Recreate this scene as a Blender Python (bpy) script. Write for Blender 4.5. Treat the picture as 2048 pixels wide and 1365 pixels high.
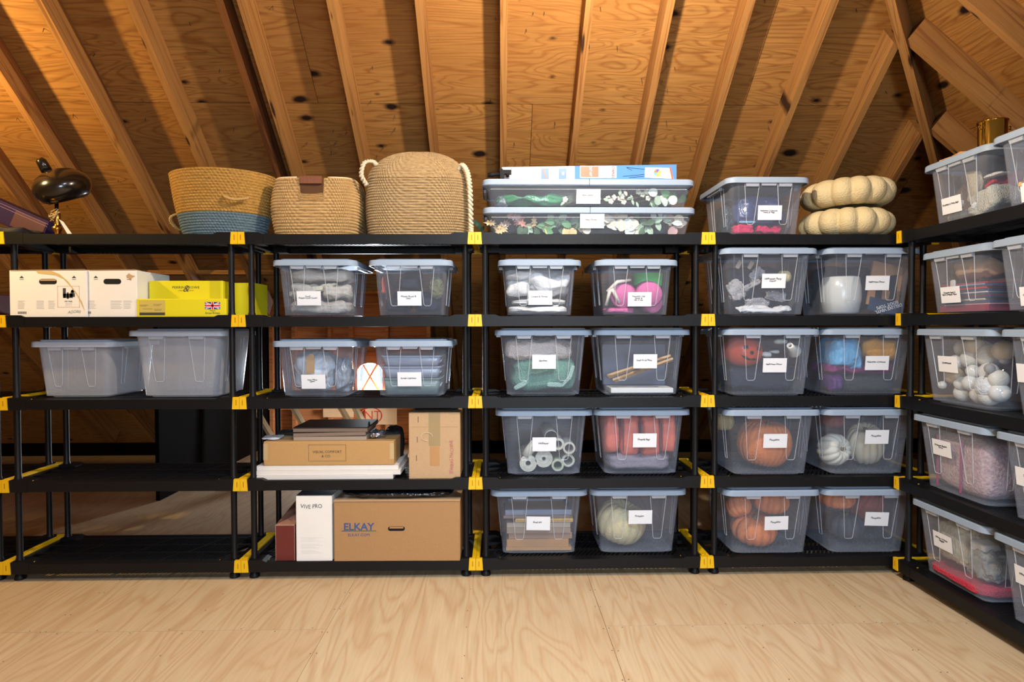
import bpy, bmesh, math, random
import numpy as np
from mathutils import Vector, Matrix, noise

for o in list(bpy.data.objects): bpy.data.objects.remove(o)
sc = bpy.context.scene
COL = sc.collection
PI = math.pi

# ---------------------------------------------------------------- camera
F = 1271.3
YAW, PITCH, ROLL = .0197, .0213, -.0021
CP = Vector((1.3462, -3.3116, 1.3135))
FW = Vector((math.sin(YAW)*math.cos(PITCH), math.cos(YAW)*math.cos(PITCH), -math.sin(PITCH)))
RT0 = Vector((math.cos(YAW), -math.sin(YAW), 0)); UP0 = RT0.cross(FW)
RT = RT0*math.cos(ROLL)+UP0*math.sin(ROLL); UP = UP0*math.cos(ROLL)-RT0*math.sin(ROLL)
cam = bpy.data.cameras.new('camera'); camo = bpy.data.objects.new('camera', cam); COL.objects.link(camo)
camo.matrix_world = Matrix(((RT.x, UP.x, -FW.x, CP.x), (RT.y, UP.y, -FW.y, CP.y), (RT.z, UP.z, -FW.z, CP.z), (0, 0, 0, 1)))
cam.sensor_width = 36; cam.lens = F/2048*36; cam.clip_start = .05; cam.clip_end = 60
sc.camera = camo

def ray(x, y): return FW + RT*((x-1024)/F) - UP*((y-682.5)/F)
def at(x, y, Y):                       # point of the plane Y=const seen at pixel x, y
    d = ray(x, y); return CP + d*((Y-CP.y)/d.y)
def atX(x, y, X):
    d = ray(x, y); return CP + d*((X-CP.x)/d.x)
def atPl(x, y, a, s):                  # plane z = a - s*Y
    d = ray(x, y); return CP + d*((a-s*CP.y-CP.z)/(d.z+s*d.y))

# ---------------------------------------------------------------- world, lights, exposure
w = bpy.data.worlds.new('world'); sc.world = w; w.use_nodes = True
w.node_tree.nodes['Background'].inputs[0].default_value = (.80, .90, 1, 1)
w.node_tree.nodes['Background'].inputs[1].default_value = 3.0
def light(kind, name, loc, power, col, size=.1, target=None, sy=None):
    l = bpy.data.lights.new(name, kind); l.energy = power; l.color = col
    o = bpy.data.objects.new(name, l); COL.objects.link(o); o.location = loc
    if kind == 'AREA':
        l.shape = 'RECTANGLE'; l.size = size; l.size_y = sy or size
        o.rotation_euler = (Vector(target)-Vector(loc)).to_track_quat('-Z', 'Y').to_euler()
    else: l.shadow_soft_size = size
    return o
light('AREA', 'added_overhead_key', (1.7, -3.1, 3.05), 54, (.72, .86, 1), .7, (1.4, -.95, .0), .7).data.spread = math.radians(116)  # added overhead key light, spread narrowed to keep it off the roof
light('AREA', 'rear_window_light', (2.0, -5.4, 1.5), 58, (.74, .87, 1), 1.1, (1.5, 0, .85), .9).data.spread = math.radians(120)
light('POINT', 'ceiling_bulb_light', (1.78, -1.10, 2.74), 185, (1, .84, .64), .035)
light('POINT', 'left_bulb_light', (-1.62, -.55, 2.50), 112, (1, .68, .26), .035)
light('AREA', 'added_dormer_fill', (.74, 2.9, .34), 9, (.95, .97, 1), .4, (-1.0, 3.6, .10), .4).data.spread = math.radians(80)  # added fill for the dormer framing, no lamp stands there
WPOS = at(741, 755, 4.04)
light('AREA', 'dormer_window_light', WPOS, 120, (.88, .94, 1), .26, (WPOS.x-.7, 1.6, WPOS.z-.5), .30)
sc.view_settings.view_transform = 'Standard'; sc.view_settings.look = 'None'
sc.view_settings.exposure = -0.26; sc.view_settings.gamma = 1; sc.view_settings.use_curve_mapping = False
sc.cycles.transparent_max_bounces = 24
sc.cycles.max_bounces = 8; sc.cycles.diffuse_bounces = 2

# ---------------------------------------------------------------- materials
def srgb(*c):
    return tuple(((v/255)/12.92 if v/255 <= .04045 else ((v/255+.055)/1.055)**2.4) for v in c)+(1,)
def nn(t, typ, **k):
    n = t.nodes.new(typ)
    for a, b in k.items():
        if hasattr(n, a): setattr(n, a, b)
    return n
MATS = {}
def mat(name, col, rough=.6, metal=0, var=.12, vs=8, bump=0, bs=60, spec=.5, coat=0, stretch=None, dark=None):
    """general procedural material: base colour, soft colour variation, noise relief"""
    if name in MATS: return MATS[name]
    m = bpy.data.materials.new(name); m.use_nodes = True; t = m.node_tree; b = t.nodes['Principled BSDF']
    tc = nn(t, 'ShaderNodeTexCoord'); mp = nn(t, 'ShaderNodeMapping')
    t.links.new(tc.outputs['Object'], mp.inputs[0])
    if stretch: mp.inputs['Scale'].default_value = stretch
    n = nn(t, 'ShaderNodeTexNoise'); n.inputs['Scale'].default_value = vs; n.inputs['Detail'].default_value = 4
    t.links.new(mp.outputs[0], n.inputs['Vector'])
    r = nn(t, 'ShaderNodeMix', data_type='RGBA')
    r.inputs[6].default_value = (dark if dark else tuple(c*(1-var) for c in col[:3])+(1,))
    r.inputs[7].default_value = tuple(min(1, c*(1+var)) for c in col[:3])+(1,)
    t.links.new(n.outputs[0], r.inputs[0]); t.links.new(r.outputs[2], b.inputs['Base Color'])
    b.inputs['Roughness'].default_value = rough; b.inputs['Metallic'].default_value = metal
    b.inputs['Specular IOR Level'].default_value = spec
    b.inputs['Coat Weight'].default_value = coat
    if bump:
        n2 = nn(t, 'ShaderNodeTexNoise'); n2.inputs['Scale'].default_value = bs; n2.inputs['Detail'].default_value = 3
        t.links.new(mp.outputs[0], n2.inputs['Vector'])
        bp = nn(t, 'ShaderNodeBump'); bp.inputs['Strength'].default_value = bump; bp.inputs['Distance'].default_value = .01
        t.links.new(n2.outputs[0], bp.inputs['Height']); t.links.new(bp.outputs[0], b.inputs['Normal'])
    MATS[name] = m; return m

def wood(name, c1, c2, cd, scale=(1, 8, 8), knots=0, rough=.75, ring=7, kn=(0.9, 1.4, 1), streak=.5, dirt=0, soft_=.38):
    """sawn or rotary-cut wood; grain runs along the object's local x"""
    m = bpy.data.materials.new(name); m.use_nodes = True; t = m.node_tree; b = t.nodes['Principled BSDF']
    L = t.links.new
    tc = nn(t, 'ShaderNodeTexCoord'); oi = nn(t, 'ShaderNodeObjectInfo')
    off = nn(t, 'ShaderNodeVectorMath', operation='SCALE'); off.inputs[0].default_value = (37, 19, 53)
    L(oi.outputs['Random'], off.inputs['Scale'])
    ad = nn(t, 'ShaderNodeVectorMath', operation='ADD'); L(tc.outputs['Object'], ad.inputs[0]); L(off.outputs[0], ad.inputs[1])
    mp = nn(t, 'ShaderNodeMapping'); mp.inputs['Scale'].default_value = scale; L(ad.outputs[0], mp.inputs[0])
    big = nn(t, 'ShaderNodeTexNoise'); big.inputs['Scale'].default_value = .75; big.inputs['Detail'].default_value = 2.5; big.inputs['Distortion'].default_value = .6
    L(mp.outputs[0], big.inputs['Vector'])
    mul = nn(t, 'ShaderNodeMath', operation='MULTIPLY'); mul.inputs[1].default_value = ring; L(big.outputs[0], mul.inputs[0])
    fr = nn(t, 'ShaderNodeMath', operation='PINGPONG'); fr.inputs[1].default_value = .5; L(mul.outputs[0], fr.inputs[0])
    rp = nn(t, 'ShaderNodeValToRGB'); e = rp.color_ramp.elements
    e[0].position = .0; e[0].color = c2; e[1].position = soft_; e[1].color = c1
    q = nn(t, 'ShaderNodeMath', operation='MULTIPLY'); q.inputs[1].default_value = 2; L(fr.outputs[0], q.inputs[0]); L(q.outputs[0], rp.inputs[0])
    mp2 = nn(t, 'ShaderNodeMapping'); mp2.inputs['Scale'].default_value = (scale[0]*4, scale[1]*14, scale[2]*14); L(ad.outputs[0], mp2.inputs[0])
    fine = nn(t, 'ShaderNodeTexNoise'); fine.inputs['Scale'].default_value = 1; fine.inputs['Detail'].default_value = 5; L(mp2.outputs[0], fine.inputs['Vector'])
    rf = nn(t, 'ShaderNodeMapRange'); rf.inputs[1].default_value = .3; rf.inputs[2].default_value = .7
    rf.inputs[3].default_value = 1-streak*.5; rf.inputs[4].default_value = 1+streak*.2; L(fine.outputs[0], rf.inputs[0])
    mx = nn(t, 'ShaderNodeMix', data_type='RGBA', blend_type='MULTIPLY'); mx.inputs[0].default_value = 1
    L(rp.outputs[0], mx.inputs[6]); L(rf.outputs[0], mx.inputs[7])
    out = mx.outputs[2]
    if dirt:
        dn = nn(t, 'ShaderNodeTexNoise'); dn.inputs['Scale'].default_value = 1.3; dn.inputs['Detail'].default_value = 5; L(ad.outputs[0], dn.inputs['Vector'])
        dr = nn(t, 'ShaderNodeMapRange'); dr.inputs[1].default_value = .42; dr.inputs[2].default_value = .68; dr.inputs[3].default_value = 0; dr.inputs[4].default_value = dirt; L(dn.outputs[0], dr.inputs[0])
        dm = nn(t, 'ShaderNodeMix', data_type='RGBA'); dm.inputs[7].default_value = c2; L(dr.outputs[0], dm.inputs[0]); L(out, dm.inputs[6]); out = dm.outputs[2]
    if knots:
        mk = nn(t, 'ShaderNodeMapping'); mk.inputs['Scale'].default_value = (kn[0]*knots, kn[1]*knots, .0); L(ad.outputs[0], mk.inputs[0])
        vo = nn(t, 'ShaderNodeTexVoronoi', voronoi_dimensions='2D'); vo.inputs['Scale'].default_value = 1; vo.inputs['Randomness'].default_value = .9; L(mk.outputs[0], vo.inputs['Vector'])
        wn = nn(t, 'ShaderNodeTexNoise'); wn.inputs['Scale'].default_value = 22; L(ad.outputs[0], wn.inputs['Vector'])
        s1 = nn(t, 'ShaderNodeMath', operation='MULTIPLY_ADD'); s1.inputs[1].default_value = .05; L(wn.outputs[0], s1.inputs[0]); L(vo.outputs['Distance'], s1.inputs[2])
        sx = nn(t, 'ShaderNodeSeparateColor'); L(vo.outputs['Color'], sx.inputs[0])
        th = nn(t, 'ShaderNodeMapRange'); th.inputs[1].default_value = .25; th.inputs[2].default_value = .95; th.inputs[3].default_value = 0; th.inputs[4].default_value = .115; L(sx.outputs[0], th.inputs[0])
        df = nn(t, 'ShaderNodeMath', operation='SUBTRACT'); L(th.outputs[0], df.inputs[0]); L(s1.outputs[0], df.inputs[1])
        kr = nn(t, 'ShaderNodeMapRange'); kr.inputs[1].default_value = -.045; kr.inputs[2].default_value = .02; L(df.outputs[0], kr.inputs[0])
        m2 = nn(t, 'ShaderNodeMix', data_type='RGBA'); m2.inputs[7].default_value = cd; L(kr.outputs[0], m2.inputs[0]); L(out, m2.inputs[6]); out = m2.outputs[2]
    L(out, b.inputs['Base Color']); b.inputs['Roughness'].default_value = rough; b.inputs['Specular IOR Level'].default_value = .25
    bp = nn(t, 'ShaderNodeBump'); bp.inputs['Strength'].default_value = .25; bp.inputs['Distance'].default_value = .003
    L(fine.outputs[0], bp.inputs['Height']); L(bp.outputs[0], b.inputs['Normal'])
    MATS[name] = m; return m

def clear(name, col, haze, rough=.18, bump=0, bs=30, tint=(.96, .98, 1, 1)):
    """translucent plastic film: mostly lets light through, a share is scattered and mirrored"""
    if name in MATS: return MATS[name]
    m = bpy.data.materials.new(name); m.use_nodes = True; t = m.node_tree; t.nodes.clear(); L = t.links.new
    o = nn(t, 'ShaderNodeOutputMaterial'); tr = nn(t, 'ShaderNodeBsdfTransparent'); tr.inputs[0].default_value = tint
    d = nn(t, 'ShaderNodeBsdfPrincipled'); d.inputs['Base Color'].default_value = col; d.inputs['Roughness'].default_value = rough
    fn = nn(t, 'ShaderNodeTexNoise'); fn.inputs['Scale'].default_value = 900; tc = nn(t, 'ShaderNodeTexCoord'); L(tc.outputs['Object'], fn.inputs['Vector'])
    mr = nn(t, 'ShaderNodeMapRange'); mr.inputs[1].default_value = .3; mr.inputs[2].default_value = .7; mr.inputs[3].default_value = haze*.9; mr.inputs[4].default_value = haze*1.1; L(fn.outputs[0], mr.inputs[0])
    lw = nn(t, 'ShaderNodeLayerWeight'); lw.inputs['Blend'].default_value = .18
    ad = nn(t, 'ShaderNodeMath', operation='MULTIPLY_ADD'); ad.inputs[1].default_value = .30; ad.use_clamp = True; L(lw.outputs['Facing'], ad.inputs[0]); L(mr.outputs[0], ad.inputs[2])
    mx = nn(t, 'ShaderNodeMixShader'); L(ad.outputs[0], mx.inputs[0]); L(tr.outputs[0], mx.inputs[1]); L(d.outputs[0], mx.inputs[2]); L(mx.outputs[0], o.inputs[0])
    if bump:
        n2 = nn(t, 'ShaderNodeTexNoise'); n2.inputs['Scale'].default_value = bs; n2.inputs['Detail'].default_value = 4; L(tc.outputs['Object'], n2.inputs['Vector'])
        bp = nn(t, 'ShaderNodeBump'); bp.inputs['Strength'].default_value = bump; bp.inputs['Distance'].default_value = .02; L(n2.outputs[0], bp.inputs['Height']); L(bp.outputs[0], d.inputs['Normal'])
    MATS[name] = m; return m

PLY = wood('roof_plywood', srgb(166, 118, 62), srgb(142, 92, 42), srgb(26, 10, 5), (1.0, 6.5, 6.5), knots=2.3, kn=(.9, 1.7, 1), ring=24, streak=.5, dirt=.55, soft_=.5)
RAF = wood('rafter_lumber', srgb(164, 116, 64), srgb(134, 86, 43), srgb(54, 30, 14), (.8, 16, 16), knots=2.2, kn=(.9, 6, 1), ring=5, streak=.45, dirt=.3)
RAFD = wood('old_dark_lumber', srgb(120, 74, 38), srgb(78, 42, 20), srgb(30, 14, 8), (.8, 16, 16), knots=0, ring=5, streak=.7)
FLR = wood('floor_plywood', srgb(204, 181, 147), srgb(192, 162, 126), srgb(96, 62, 36), (.9, 6.0, 6.0), knots=0, ring=12, streak=.20, rough=.55, dirt=.4, soft_=.62)
FRM = wood('framing_lumber', srgb(196, 128, 80), srgb(168, 98, 56), srgb(70, 30, 14), (.8, 14, 14), knots=0, ring=5, streak=.4)
BLK = mat('black_resin', srgb(12, 13, 16), .46, var=.15, vs=30, bump=.06, bs=420, spec=.28)
YEL = mat('yellow_resin', srgb(232, 184, 10), .45, var=.05)
SLT = mat('clip_slot_rust', srgb(176, 92, 12), .6)
LID = mat('grey_blue_lid', srgb(150, 167, 188), .5, var=.04, spec=.3)
LIDW = mat('grey_lid', srgb(180, 186, 198), .5, var=.04, spec=.3)
TUB = clear('tub_plastic', srgb(200, 206, 222), .058)
TUBW = clear('tub_plastic_milky', srgb(214, 214, 220), .26)
TAB = clear('latch_plastic', srgb(206, 212, 224), .55)
RIB = clear('rib_plastic', srgb(226, 230, 238), .42)
CARD = mat('card_white', srgb(232, 234, 240), .8, var=.015)
INK = mat('ink_black', srgb(20, 20, 24), .8, var=0)
KRAFT = mat('kraft_cardboard', srgb(188, 146, 92), .85, var=.05, vs=60, bump=.15, bs=120)
KRAFT2 = mat('kraft_cardboard_warm', srgb(172, 130, 86), .85, var=.06, vs=90, bump=.15, bs=120)
KRAFT3 = mat('kraft_cardboard_pale', srgb(190, 156, 118), .85, var=.05, vs=60, bump=.15, bs=120)
WCARD = mat('white_cardboard', srgb(238, 234, 228), .7, var=.03, vs=14)

# ---------------------------------------------------------------- mesh helpers
class MB:
    def __init__(s): s.v = []; s.f = []
    def add(s, vs, fs):
        n = len(s.v); s.v += [tuple(p) for p in vs]; s.f += [tuple(i+n for i in f) for f in fs]; return s
    def box(s, x0, x1, y0, y1, z0, z1, M=None, tx=0, bev=0):
        vs = [(x0, y0, z0), (x1, y0, z0), (x1, y1, z0), (x0, y1, z0), (x0+tx, y0, z1), (x1-tx, y0, z1), (x1-tx, y1, z1), (x0+tx, y1, z1)]
        if M is not None: vs = [tuple(M @ Vector(p)) for p in vs]
        return s.add(vs, [(0, 3, 2, 1), (4, 5, 6, 7), (0, 1, 5, 4), (1, 2, 6, 5), (2, 3, 7, 6), (3, 0, 4, 7)])
    def loft(s, rings, closed=True, cap0=True, cap1=True):
        n = len(rings[0]); base = len(s.v)
        for r in rings: s.v += [tuple(p) for p in r]
        m = n if closed else n-1
        for k in range(len(rings)-1):
            for i in range(m):
                j = (i+1) % n; a = base+k*n
                s.f.append((a+i, a+j, a+n+j, a+n+i))
        if cap0: s.f.append(tuple(base+i for i in range(n))[::-1])
        if cap1: s.f.append(tuple(base+(len(rings)-1)*n+i for i in range(n)))
        return s
    def tube(s, pts, r, n=6, cap=True):
        pts = [Vector(p) for p in pts]; rings = []
        up = Vector((0, 0, 1))
        for i, p in enumerate(pts):
            d = (pts[min(i+1, len(pts)-1)]-pts[max(i-1, 0)]).normalized()
            a = up.cross(d)
            if a.length < .05: a = Vector((0, 1, 0)).cross(d)
            a.normalize(); b = d.cross(a); rr = r[i] if isinstance(r, (list, tuple)) else r
            rings.append([p+a*rr*math.cos(2*PI*k/n+.4)+b*rr*math.sin(2*PI*k/n+.4) for k in range(n)])
        return s.loft(rings, True, cap, cap)
    def lathe(s, prof, n=32, M=None, cap0=True, cap1=True):
        rings = []
        for r, z in prof:
            rg = [Vector((r*math.cos(2*PI*k/n), r*math.sin(2*PI*k/n), z)) for k in range(n)]
            rings.append([M @ p for p in rg] if M is not None else rg)
        return s.loft(rings, True, cap0, cap1)
    def mesh(s, name, m, smooth=False):
        me = bpy.data.meshes.new(name); me.from_pydata(s.v, [], s.f); me.materials.append(m)
        if smooth: me.polygons.foreach_set('use_smooth', [True]*len(me.polygons))
        me.update(); return me
    def build(s, name, m, parent=None, smooth=False, loc=None, rot=None):
        return link(name, s.mesh(name, m, smooth), parent, loc, rot)
def link(name, me, parent=None, loc=None, rot=None):
    o = bpy.data.objects.new(name, me); COL.objects.link(o)
    if parent is not None: o.parent = parent
    if loc is not None: o.location = loc
    if rot is not None: o.rotation_euler = rot
    return o
def thing(name, label, cat, loc=(0, 0, 0), rz=0, group=None, rot=None):
    o = bpy.data.objects.new(name, None); COL.objects.link(o); o.empty_display_size = .05
    o.location = loc; o.rotation_euler = rot if rot is not None else (0, 0, rz)
    return tag(o, label, cat, group)
def tag(o, label, cat, group=None):
    o['label'] = label; o['category'] = cat
    if group: o['group'] = group
    return o
def struct(o): o['kind'] = 'structure'; return o
def stuff(o): o['kind'] = 'stuff'; return o
def autosm(me, ang=40):
    me.polygons.foreach_set('use_smooth', [True]*len(me.polygons))
    try: me.set_sharp_from_angle(angle=math.radians(ang))
    except Exception: pass
    return me
def gridmesh(P, name, m, cu=False, cv=False, caps=False, smooth=True):
    """P: array (nv, nu, 3); cu closes along u"""
    nv, nu, _ = P.shape; idx = np.arange(nv*nu).reshape(nv, nu)
    if cu: idx = np.concatenate([idx, idx[:, :1]], 1)
    if cv: idx = np.concatenate([idx, idx[:1]], 0)
    q = np.stack([idx[:-1, :-1], idx[:-1, 1:], idx[1:, 1:], idx[1:, :-1]], -1).reshape(-1, 4)
    me = bpy.data.meshes.new(name); me.vertices.add(nv*nu); me.vertices.foreach_set('co', P.reshape(-1).astype(np.float32))
    n = len(q); me.loops.add(4*n); me.loops.foreach_set('vertex_index', q.reshape(-1).astype(np.int32))
    me.polygons.add(n); me.polygons.foreach_set('loop_start', np.arange(0, 4*n, 4, dtype=np.int32))
    me.polygons.foreach_set('use_smooth', [smooth]*n); me.materials.append(m); me.update(calc_edges=True); me.validate()
    return me
def rrect(w, d, r, n=5, cx=0, cy=0, z=0):
    pts = []
    for sx, sy, a0 in ((1, 1, 0), (-1, 1, 90), (-1, -1, 180), (1, -1, 270)):
        for k in range(n+1):
            a = math.radians(a0+90*k/n)
            pts.append(Vector((cx+sx*(w/2-r)+r*math.cos(a), cy+sy*(d/2-r)+r*math.sin(a), z)))
    return pts
TXT = {}
def text(s, size, m, parent, loc, rot=(PI/2, 0, 0), shear=0, hand=False, align='CENTER', name='lettering', ext=.0002, sx=1, bold=0, space=1):
    key = (s, size, m.name, shear, hand, align, sx, bold, space)
    if key not in TXT:
        c = bpy.data.curves.new(name, 'FONT'); c.body = s; c.size = size; c.shear = shear; c.resolution_u = 2; c.extrude = ext; c.offset = bold
        c.align_x = align; c.align_y = 'CENTER'; c.space_line = .85; c.space_character = space; c.materials.append(m)
        t = bpy.data.objects.new('t', c); COL.objects.link(t); bpy.context.view_layer.update()
        me = bpy.data.meshes.new_from_object(t); bpy.data.objects.remove(t); me.name = name
        rnd = random.Random(hash(len(s))+int(size*9999))
        ph = rnd.random()*9
        for v in me.vertices:
            v.co.x *= sx
            if hand:
                v.co.y += size*.08*math.sin(v.co.x/size*2.1+ph); v.co.x += size*.03*math.sin(v.co.x/size*3.7+v.co.y/size*3+ph)
        TXT[key] = me
    return link(name, TXT[key], parent, loc, rot)

def disp_noise(P, f, seed):
    out = np.empty(len(P))
    for i, p in enumerate(P):
        out[i] = noise.noise(Vector((p[0]*f+seed*3.1, p[1]*f+seed*1.7, p[2]*f-seed*2.3)))
    return out
def blob_mesh(name, dims, m, seed=0, amp=.03, freq=6, e=.45, nu=72, nv=44, ridge=True, fine=0, fold=0):
    """soft lump: superellipsoid with ridged creases; dims = full sizes, base at z=0"""
    u = np.linspace(-PI, PI, nu, endpoint=False); v = np.linspace(-PI/2, PI/2, nv)
    V, U = np.meshgrid(v, u, indexing='ij')
    sp = lambda a, k: np.sign(a)*np.abs(a)**k
    X = sp(np.cos(V), e)*sp(np.cos(U), e); Y = sp(np.cos(V), e)*sp(np.sin(U), e); Z = sp(np.sin(V), e)
    P = np.stack([X*dims[0]/2, Y*dims[1]/2, Z*dims[2]/2], -1).reshape(-1, 3)
    N = np.stack([X/dims[0], Y/dims[1], Z/dims[2]], -1).reshape(-1, 3); N /= np.linalg.norm(N, axis=1, keepdims=True)+1e-9
    a = disp_noise(P, freq, seed)
    d = -np.abs(a)*2 if ridge else a
    b = disp_noise(P, freq*2.6, seed+5); d = d*amp-np.abs(b)*amp*.45
    d -= np.abs(disp_noise(P, freq*5.3, seed+7))*amp*.22
    if fine: d += fine*disp_noise(P, 60, seed+9)
    if fold: d += fold*-np.abs(np.sin((P[:, 2]/dims[2]*fold_n(fold)+.6*a)*PI))
    P = P+N*d[:, None]; P[:, 2] += dims[2]/2
    return gridmesh(P.reshape(nv, nu, 3), name, m, cu=True)
def fold_n(f): return 4
def soft(name, label, cat, loc, dims, m, seed=0, amp=.03, freq=7, e=.45, rz=0, rot=None, group=None, **k):
    o = link(name, blob_mesh(name, dims, m, seed, amp, freq, e, **k)); o.location = loc; o.rotation_euler = rot or (0, 0, rz)
    return tag(o, label, cat, group)
def crate(name, label, cat, loc, dims, m, rz=0, rot=None, group=None, bev=.003):
    """closed carton: slightly bevelled box, base centred at loc; returns an empty with a body part"""
    t = thing(name, label, cat, loc, rz, group, rot); x, y, z = dims
    rings = [rrect(x-bev, y-bev, .002, 1, z=0), rrect(x, y, .003, 1, z=bev), rrect(x, y, .003, 1, z=z-bev), rrect(x-bev, y-bev, .002, 1, z=z)]
    MB().loft(rings).build('carton_body', m, t); return t

# ---------------------------------------------------------------- SETTING: floor
fl = struct(thing('floor', 'x', 'x')); del fl['label']; del fl['category']
fm = {}
def floor_panel(x0, x1, y0, y1, turn, z=0):
    g = .0016; w_, d_ = x1-x0-g, y1-y0-g
    L, W = (w_, d_) if not turn else (d_, w_)
    key = (round(L, 3), round(W, 3))
    if key not in fm: fm[key] = MB().box(-L/2, L/2, -W/2, W/2, -.018, 0).mesh('floor_panel', FLR)
    return link('floor_panel', fm[key], fl, ((x0+x1)/2, (y0+y1)/2, z), (0, 0, PI/2 if turn else 0))
MB().box(-4.6, 6.6, -7.2, 5.2, -.06, -.02).build('subfloor', RAFD, fl)
# 4x8 sheets, long side running away from the camera, cross joints staggered
cols = [.59+1.2192*i for i in range(-4, 5)]
nl = MB()
for i, x0 in enumerate(cols[:-1]):
    x1 = cols[i+1]
    js = [-5.43, -2.99, -.555, 1.883, 4.321] if i != 4 else [-6.6, -4.2, -1.78, .66, 3.1, 4.4]
    js = [-7.0]+[q for q in js if q > -7.0]
    for a, b_ in zip(js[:-1], js[1:]): floor_panel(x0, x1, a, b_, True)
    for sx in (x0+.012, x1-.012, (x0+x1)/2):
        for k in range(22):
            y = -2.6+k*.203+.02*math.sin(k*3.1+sx*7); nl.lathe([(.0, .0002), (.0032, .0003), (.0, .0006)], 6, Matrix.Translation((sx+.004*math.sin(k*5), y, 0)))
    for q in js[1:-1]:
        for k in range(8): nl.lathe([(.0, .0002), (.0032, .0003), (.0, .0006)], 6, Matrix.Translation((x0+.07+k*.155, q+.013*(1 if k % 2 else -1), 0)))
stuff(nl.build('nail_heads', mat('nail_dark', srgb(70, 52, 38), .7), fl))

# ---------------------------------------------------------------- SETTING: roof
A1, SL = 2.70, .833                       # underside of the rafters: z = A1 - SL*Y
TH = math.atan(SL); DV = .14/math.cos(TH) # rafter depth measured vertically
hp = atPl(1784, 0, A1, SL); A2 = hp.z+SL*hp.x; CH = (A2-A1)/SL   # hip: X = Y + CH
YR = -2.2; ZR = A1-SL*YR
ce = struct(thing('ceiling', 'x', 'x')); del ce['label']; del ce['category']
def rafter(p0, p1, wd=.038, dp=.14, m=RAF, name='rafter', up=None):
    """board from p0 to p1, lower face centred on the line, depth going up"""
    p0, p1 = Vector(p0), Vector(p1); d = p1-p0; L = d.length; d.normalize()
    u = Vector((0, 0, 1)); s = u.cross(d).normalized(); u = d.cross(s)
    o = MB().box(0, L, -wd/2, wd/2, 0, dp).build(name, m, ce)
    o.matrix_local = Matrix(((d.x, s.x, u.x, p0.x), (d.y, s.y, u.y, p0.y), (d.z, s.z, u.z, p0.z), (0, 0, 0, 1)))
    return o
YE = (A1+.02)/SL
def bx(x, y): return atPl(x, y, A1, SL).x
RX = [bx(74, 0), bx(256, 0), bx(481, 0), bx(660, 0), bx(837, 0), bx(1008, 0), bx(1180, 0), bx(1348, 0)-.012, bx(1508, 0)-.01]
k = RX[-1]
RX += [k+.405, k+.81, k+1.215]
k = RX[0]; RX = [k-1.62, k-1.215, k-.81, k-.405]+RX
DX0, DX1, DY = -1.25, .80, 1.55           # dormer opening in the back slope
for i, x in enumerate(RX):
    y0 = max(YR, x-CH+.03)
    y1 = YE-.25 if not (DX0-.1 < x < DX1+.02) else DY
    rafter((x, y0, A1-SL*y0), (x, y1, A1-SL*y1))
xd = bx(434, 0)
rafter((xd, YR, ZR+.03), (xd, DY, A1-SL*DY+.03), .034, .12, RAFD, 'sister_rafter')
yj = atPl(1925, 0, A1, SL)
jy = [-2.04, -1.63, -1.225, -.82, -.415]
jd = ray(1846, 111); tt = (A2-SL*CP.x-CP.z)/(jd.z+SL*jd.x); J0 = (CP+jd*tt).y
for k in range(-5, 5):
    y = J0+.19-k*.405+0
    y = J0-k*.3937
    if y < YR+.2 or y > 1.6: continue
    x0 = y+CH+.02; x1 = A2/SL-.25
    rafter((x0, y, A2-SL*x0), (x1, y, A2-SL*x1), .038, .184)
hz = -.035
rafter((YR+CH, YR, ZR+hz), (2.2+CH, 2.2, A1-SL*2.2+hz), .04, .17, RAF, 'hip_rafter')
# roof sheathing, each sheet its own panel, clipped at the hip and around the dormer
def clip(poly, a, b, c):                  # keep a*x+b*y <= c
    out = []
    for i in range(len(poly)):
        p, q = poly[i], poly[(i+1) % len(poly)]; fp, fq = a*p[0]+b*p[1]-c, a*q[0]+b*q[1]-c
        if fp <= 0: out.append(p)
        if fp*fq < 0: t = fp/(fp-fq); out.append((p[0]+(q[0]-p[0])*t, p[1]+(q[1]-p[1])*t))
    return out
def roof_sheet(poly, zf, along_x=True, name='plywood_panel'):
    if len(poly) < 3: return
    cx = sum(p[0] for p in poly)/len(poly); cy = sum(p[1] for p in poly)/len(poly); cz = zf(cx, cy)
    nrm = Vector((zf(0, 0)-zf(1, 0), zf(0, 0)-zf(0, 1), 1)).normalized()
    ex = Vector((0, 1, 0)) if not along_x else Vector((1, 0, 0)); ey = nrm.cross(ex).normalized(); ex = ey.cross(nrm)
    M = Matrix(((ex.x, ey.x, nrm.x, cx), (ex.y, ey.y, nrm.y, cy), (ex.z, ey.z, nrm.z, cz), (0, 0, 0, 1))); Mi = M.inverted()
    b = [Mi @ Vector((p[0], p[1], zf(*p))) for p in poly]
    rings = [b, [p+Vector((0, 0, .015)) for p in b]]
    o = MB().loft(rings).build(name, PLY, ce); o.matrix_local = M
zb = lambda x, y: A1+DV-SL*y
zr = lambda x, y: A2+DV-SL*x
zf_ = lambda x, y: A1+DV-SL*YR+SL*(y-YR)
ct = math.cos(TH); sw = 1.2192*ct; g = .0015
ys = [.35+sw*i for i in range(-3, 5)]
for j, y0 in enumerate(ys):
    off = -.9 if j % 2 else .32
    for i in range(-3, 4):
        x0 = off+2.4384*i
        P = [(x0+g, y0+g), (x0+2.4384-g, y0+g), (x0+2.4384-g, y0+sw-g), (x0+g, y0+sw-g)]
        P = clip(P, 0, -1, -YR); P = clip(P, 1, -1, CH) if P else P; P = clip(P, -1, 0, 4.4) if P else P; P = clip(P, 0, 1, YE+.15) if P else P
        if not P: continue
        parts = [clip(P, 0, 1, DY)]
        if max(p[1] for p in P) > DY:
            Q = clip(P, 0, -1, -DY); parts += [clip(Q, 1, 0, DX0), clip(Q, -1, 0, -DX1)] if Q else []
        for q in parts: roof_sheet(q, zb)
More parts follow.
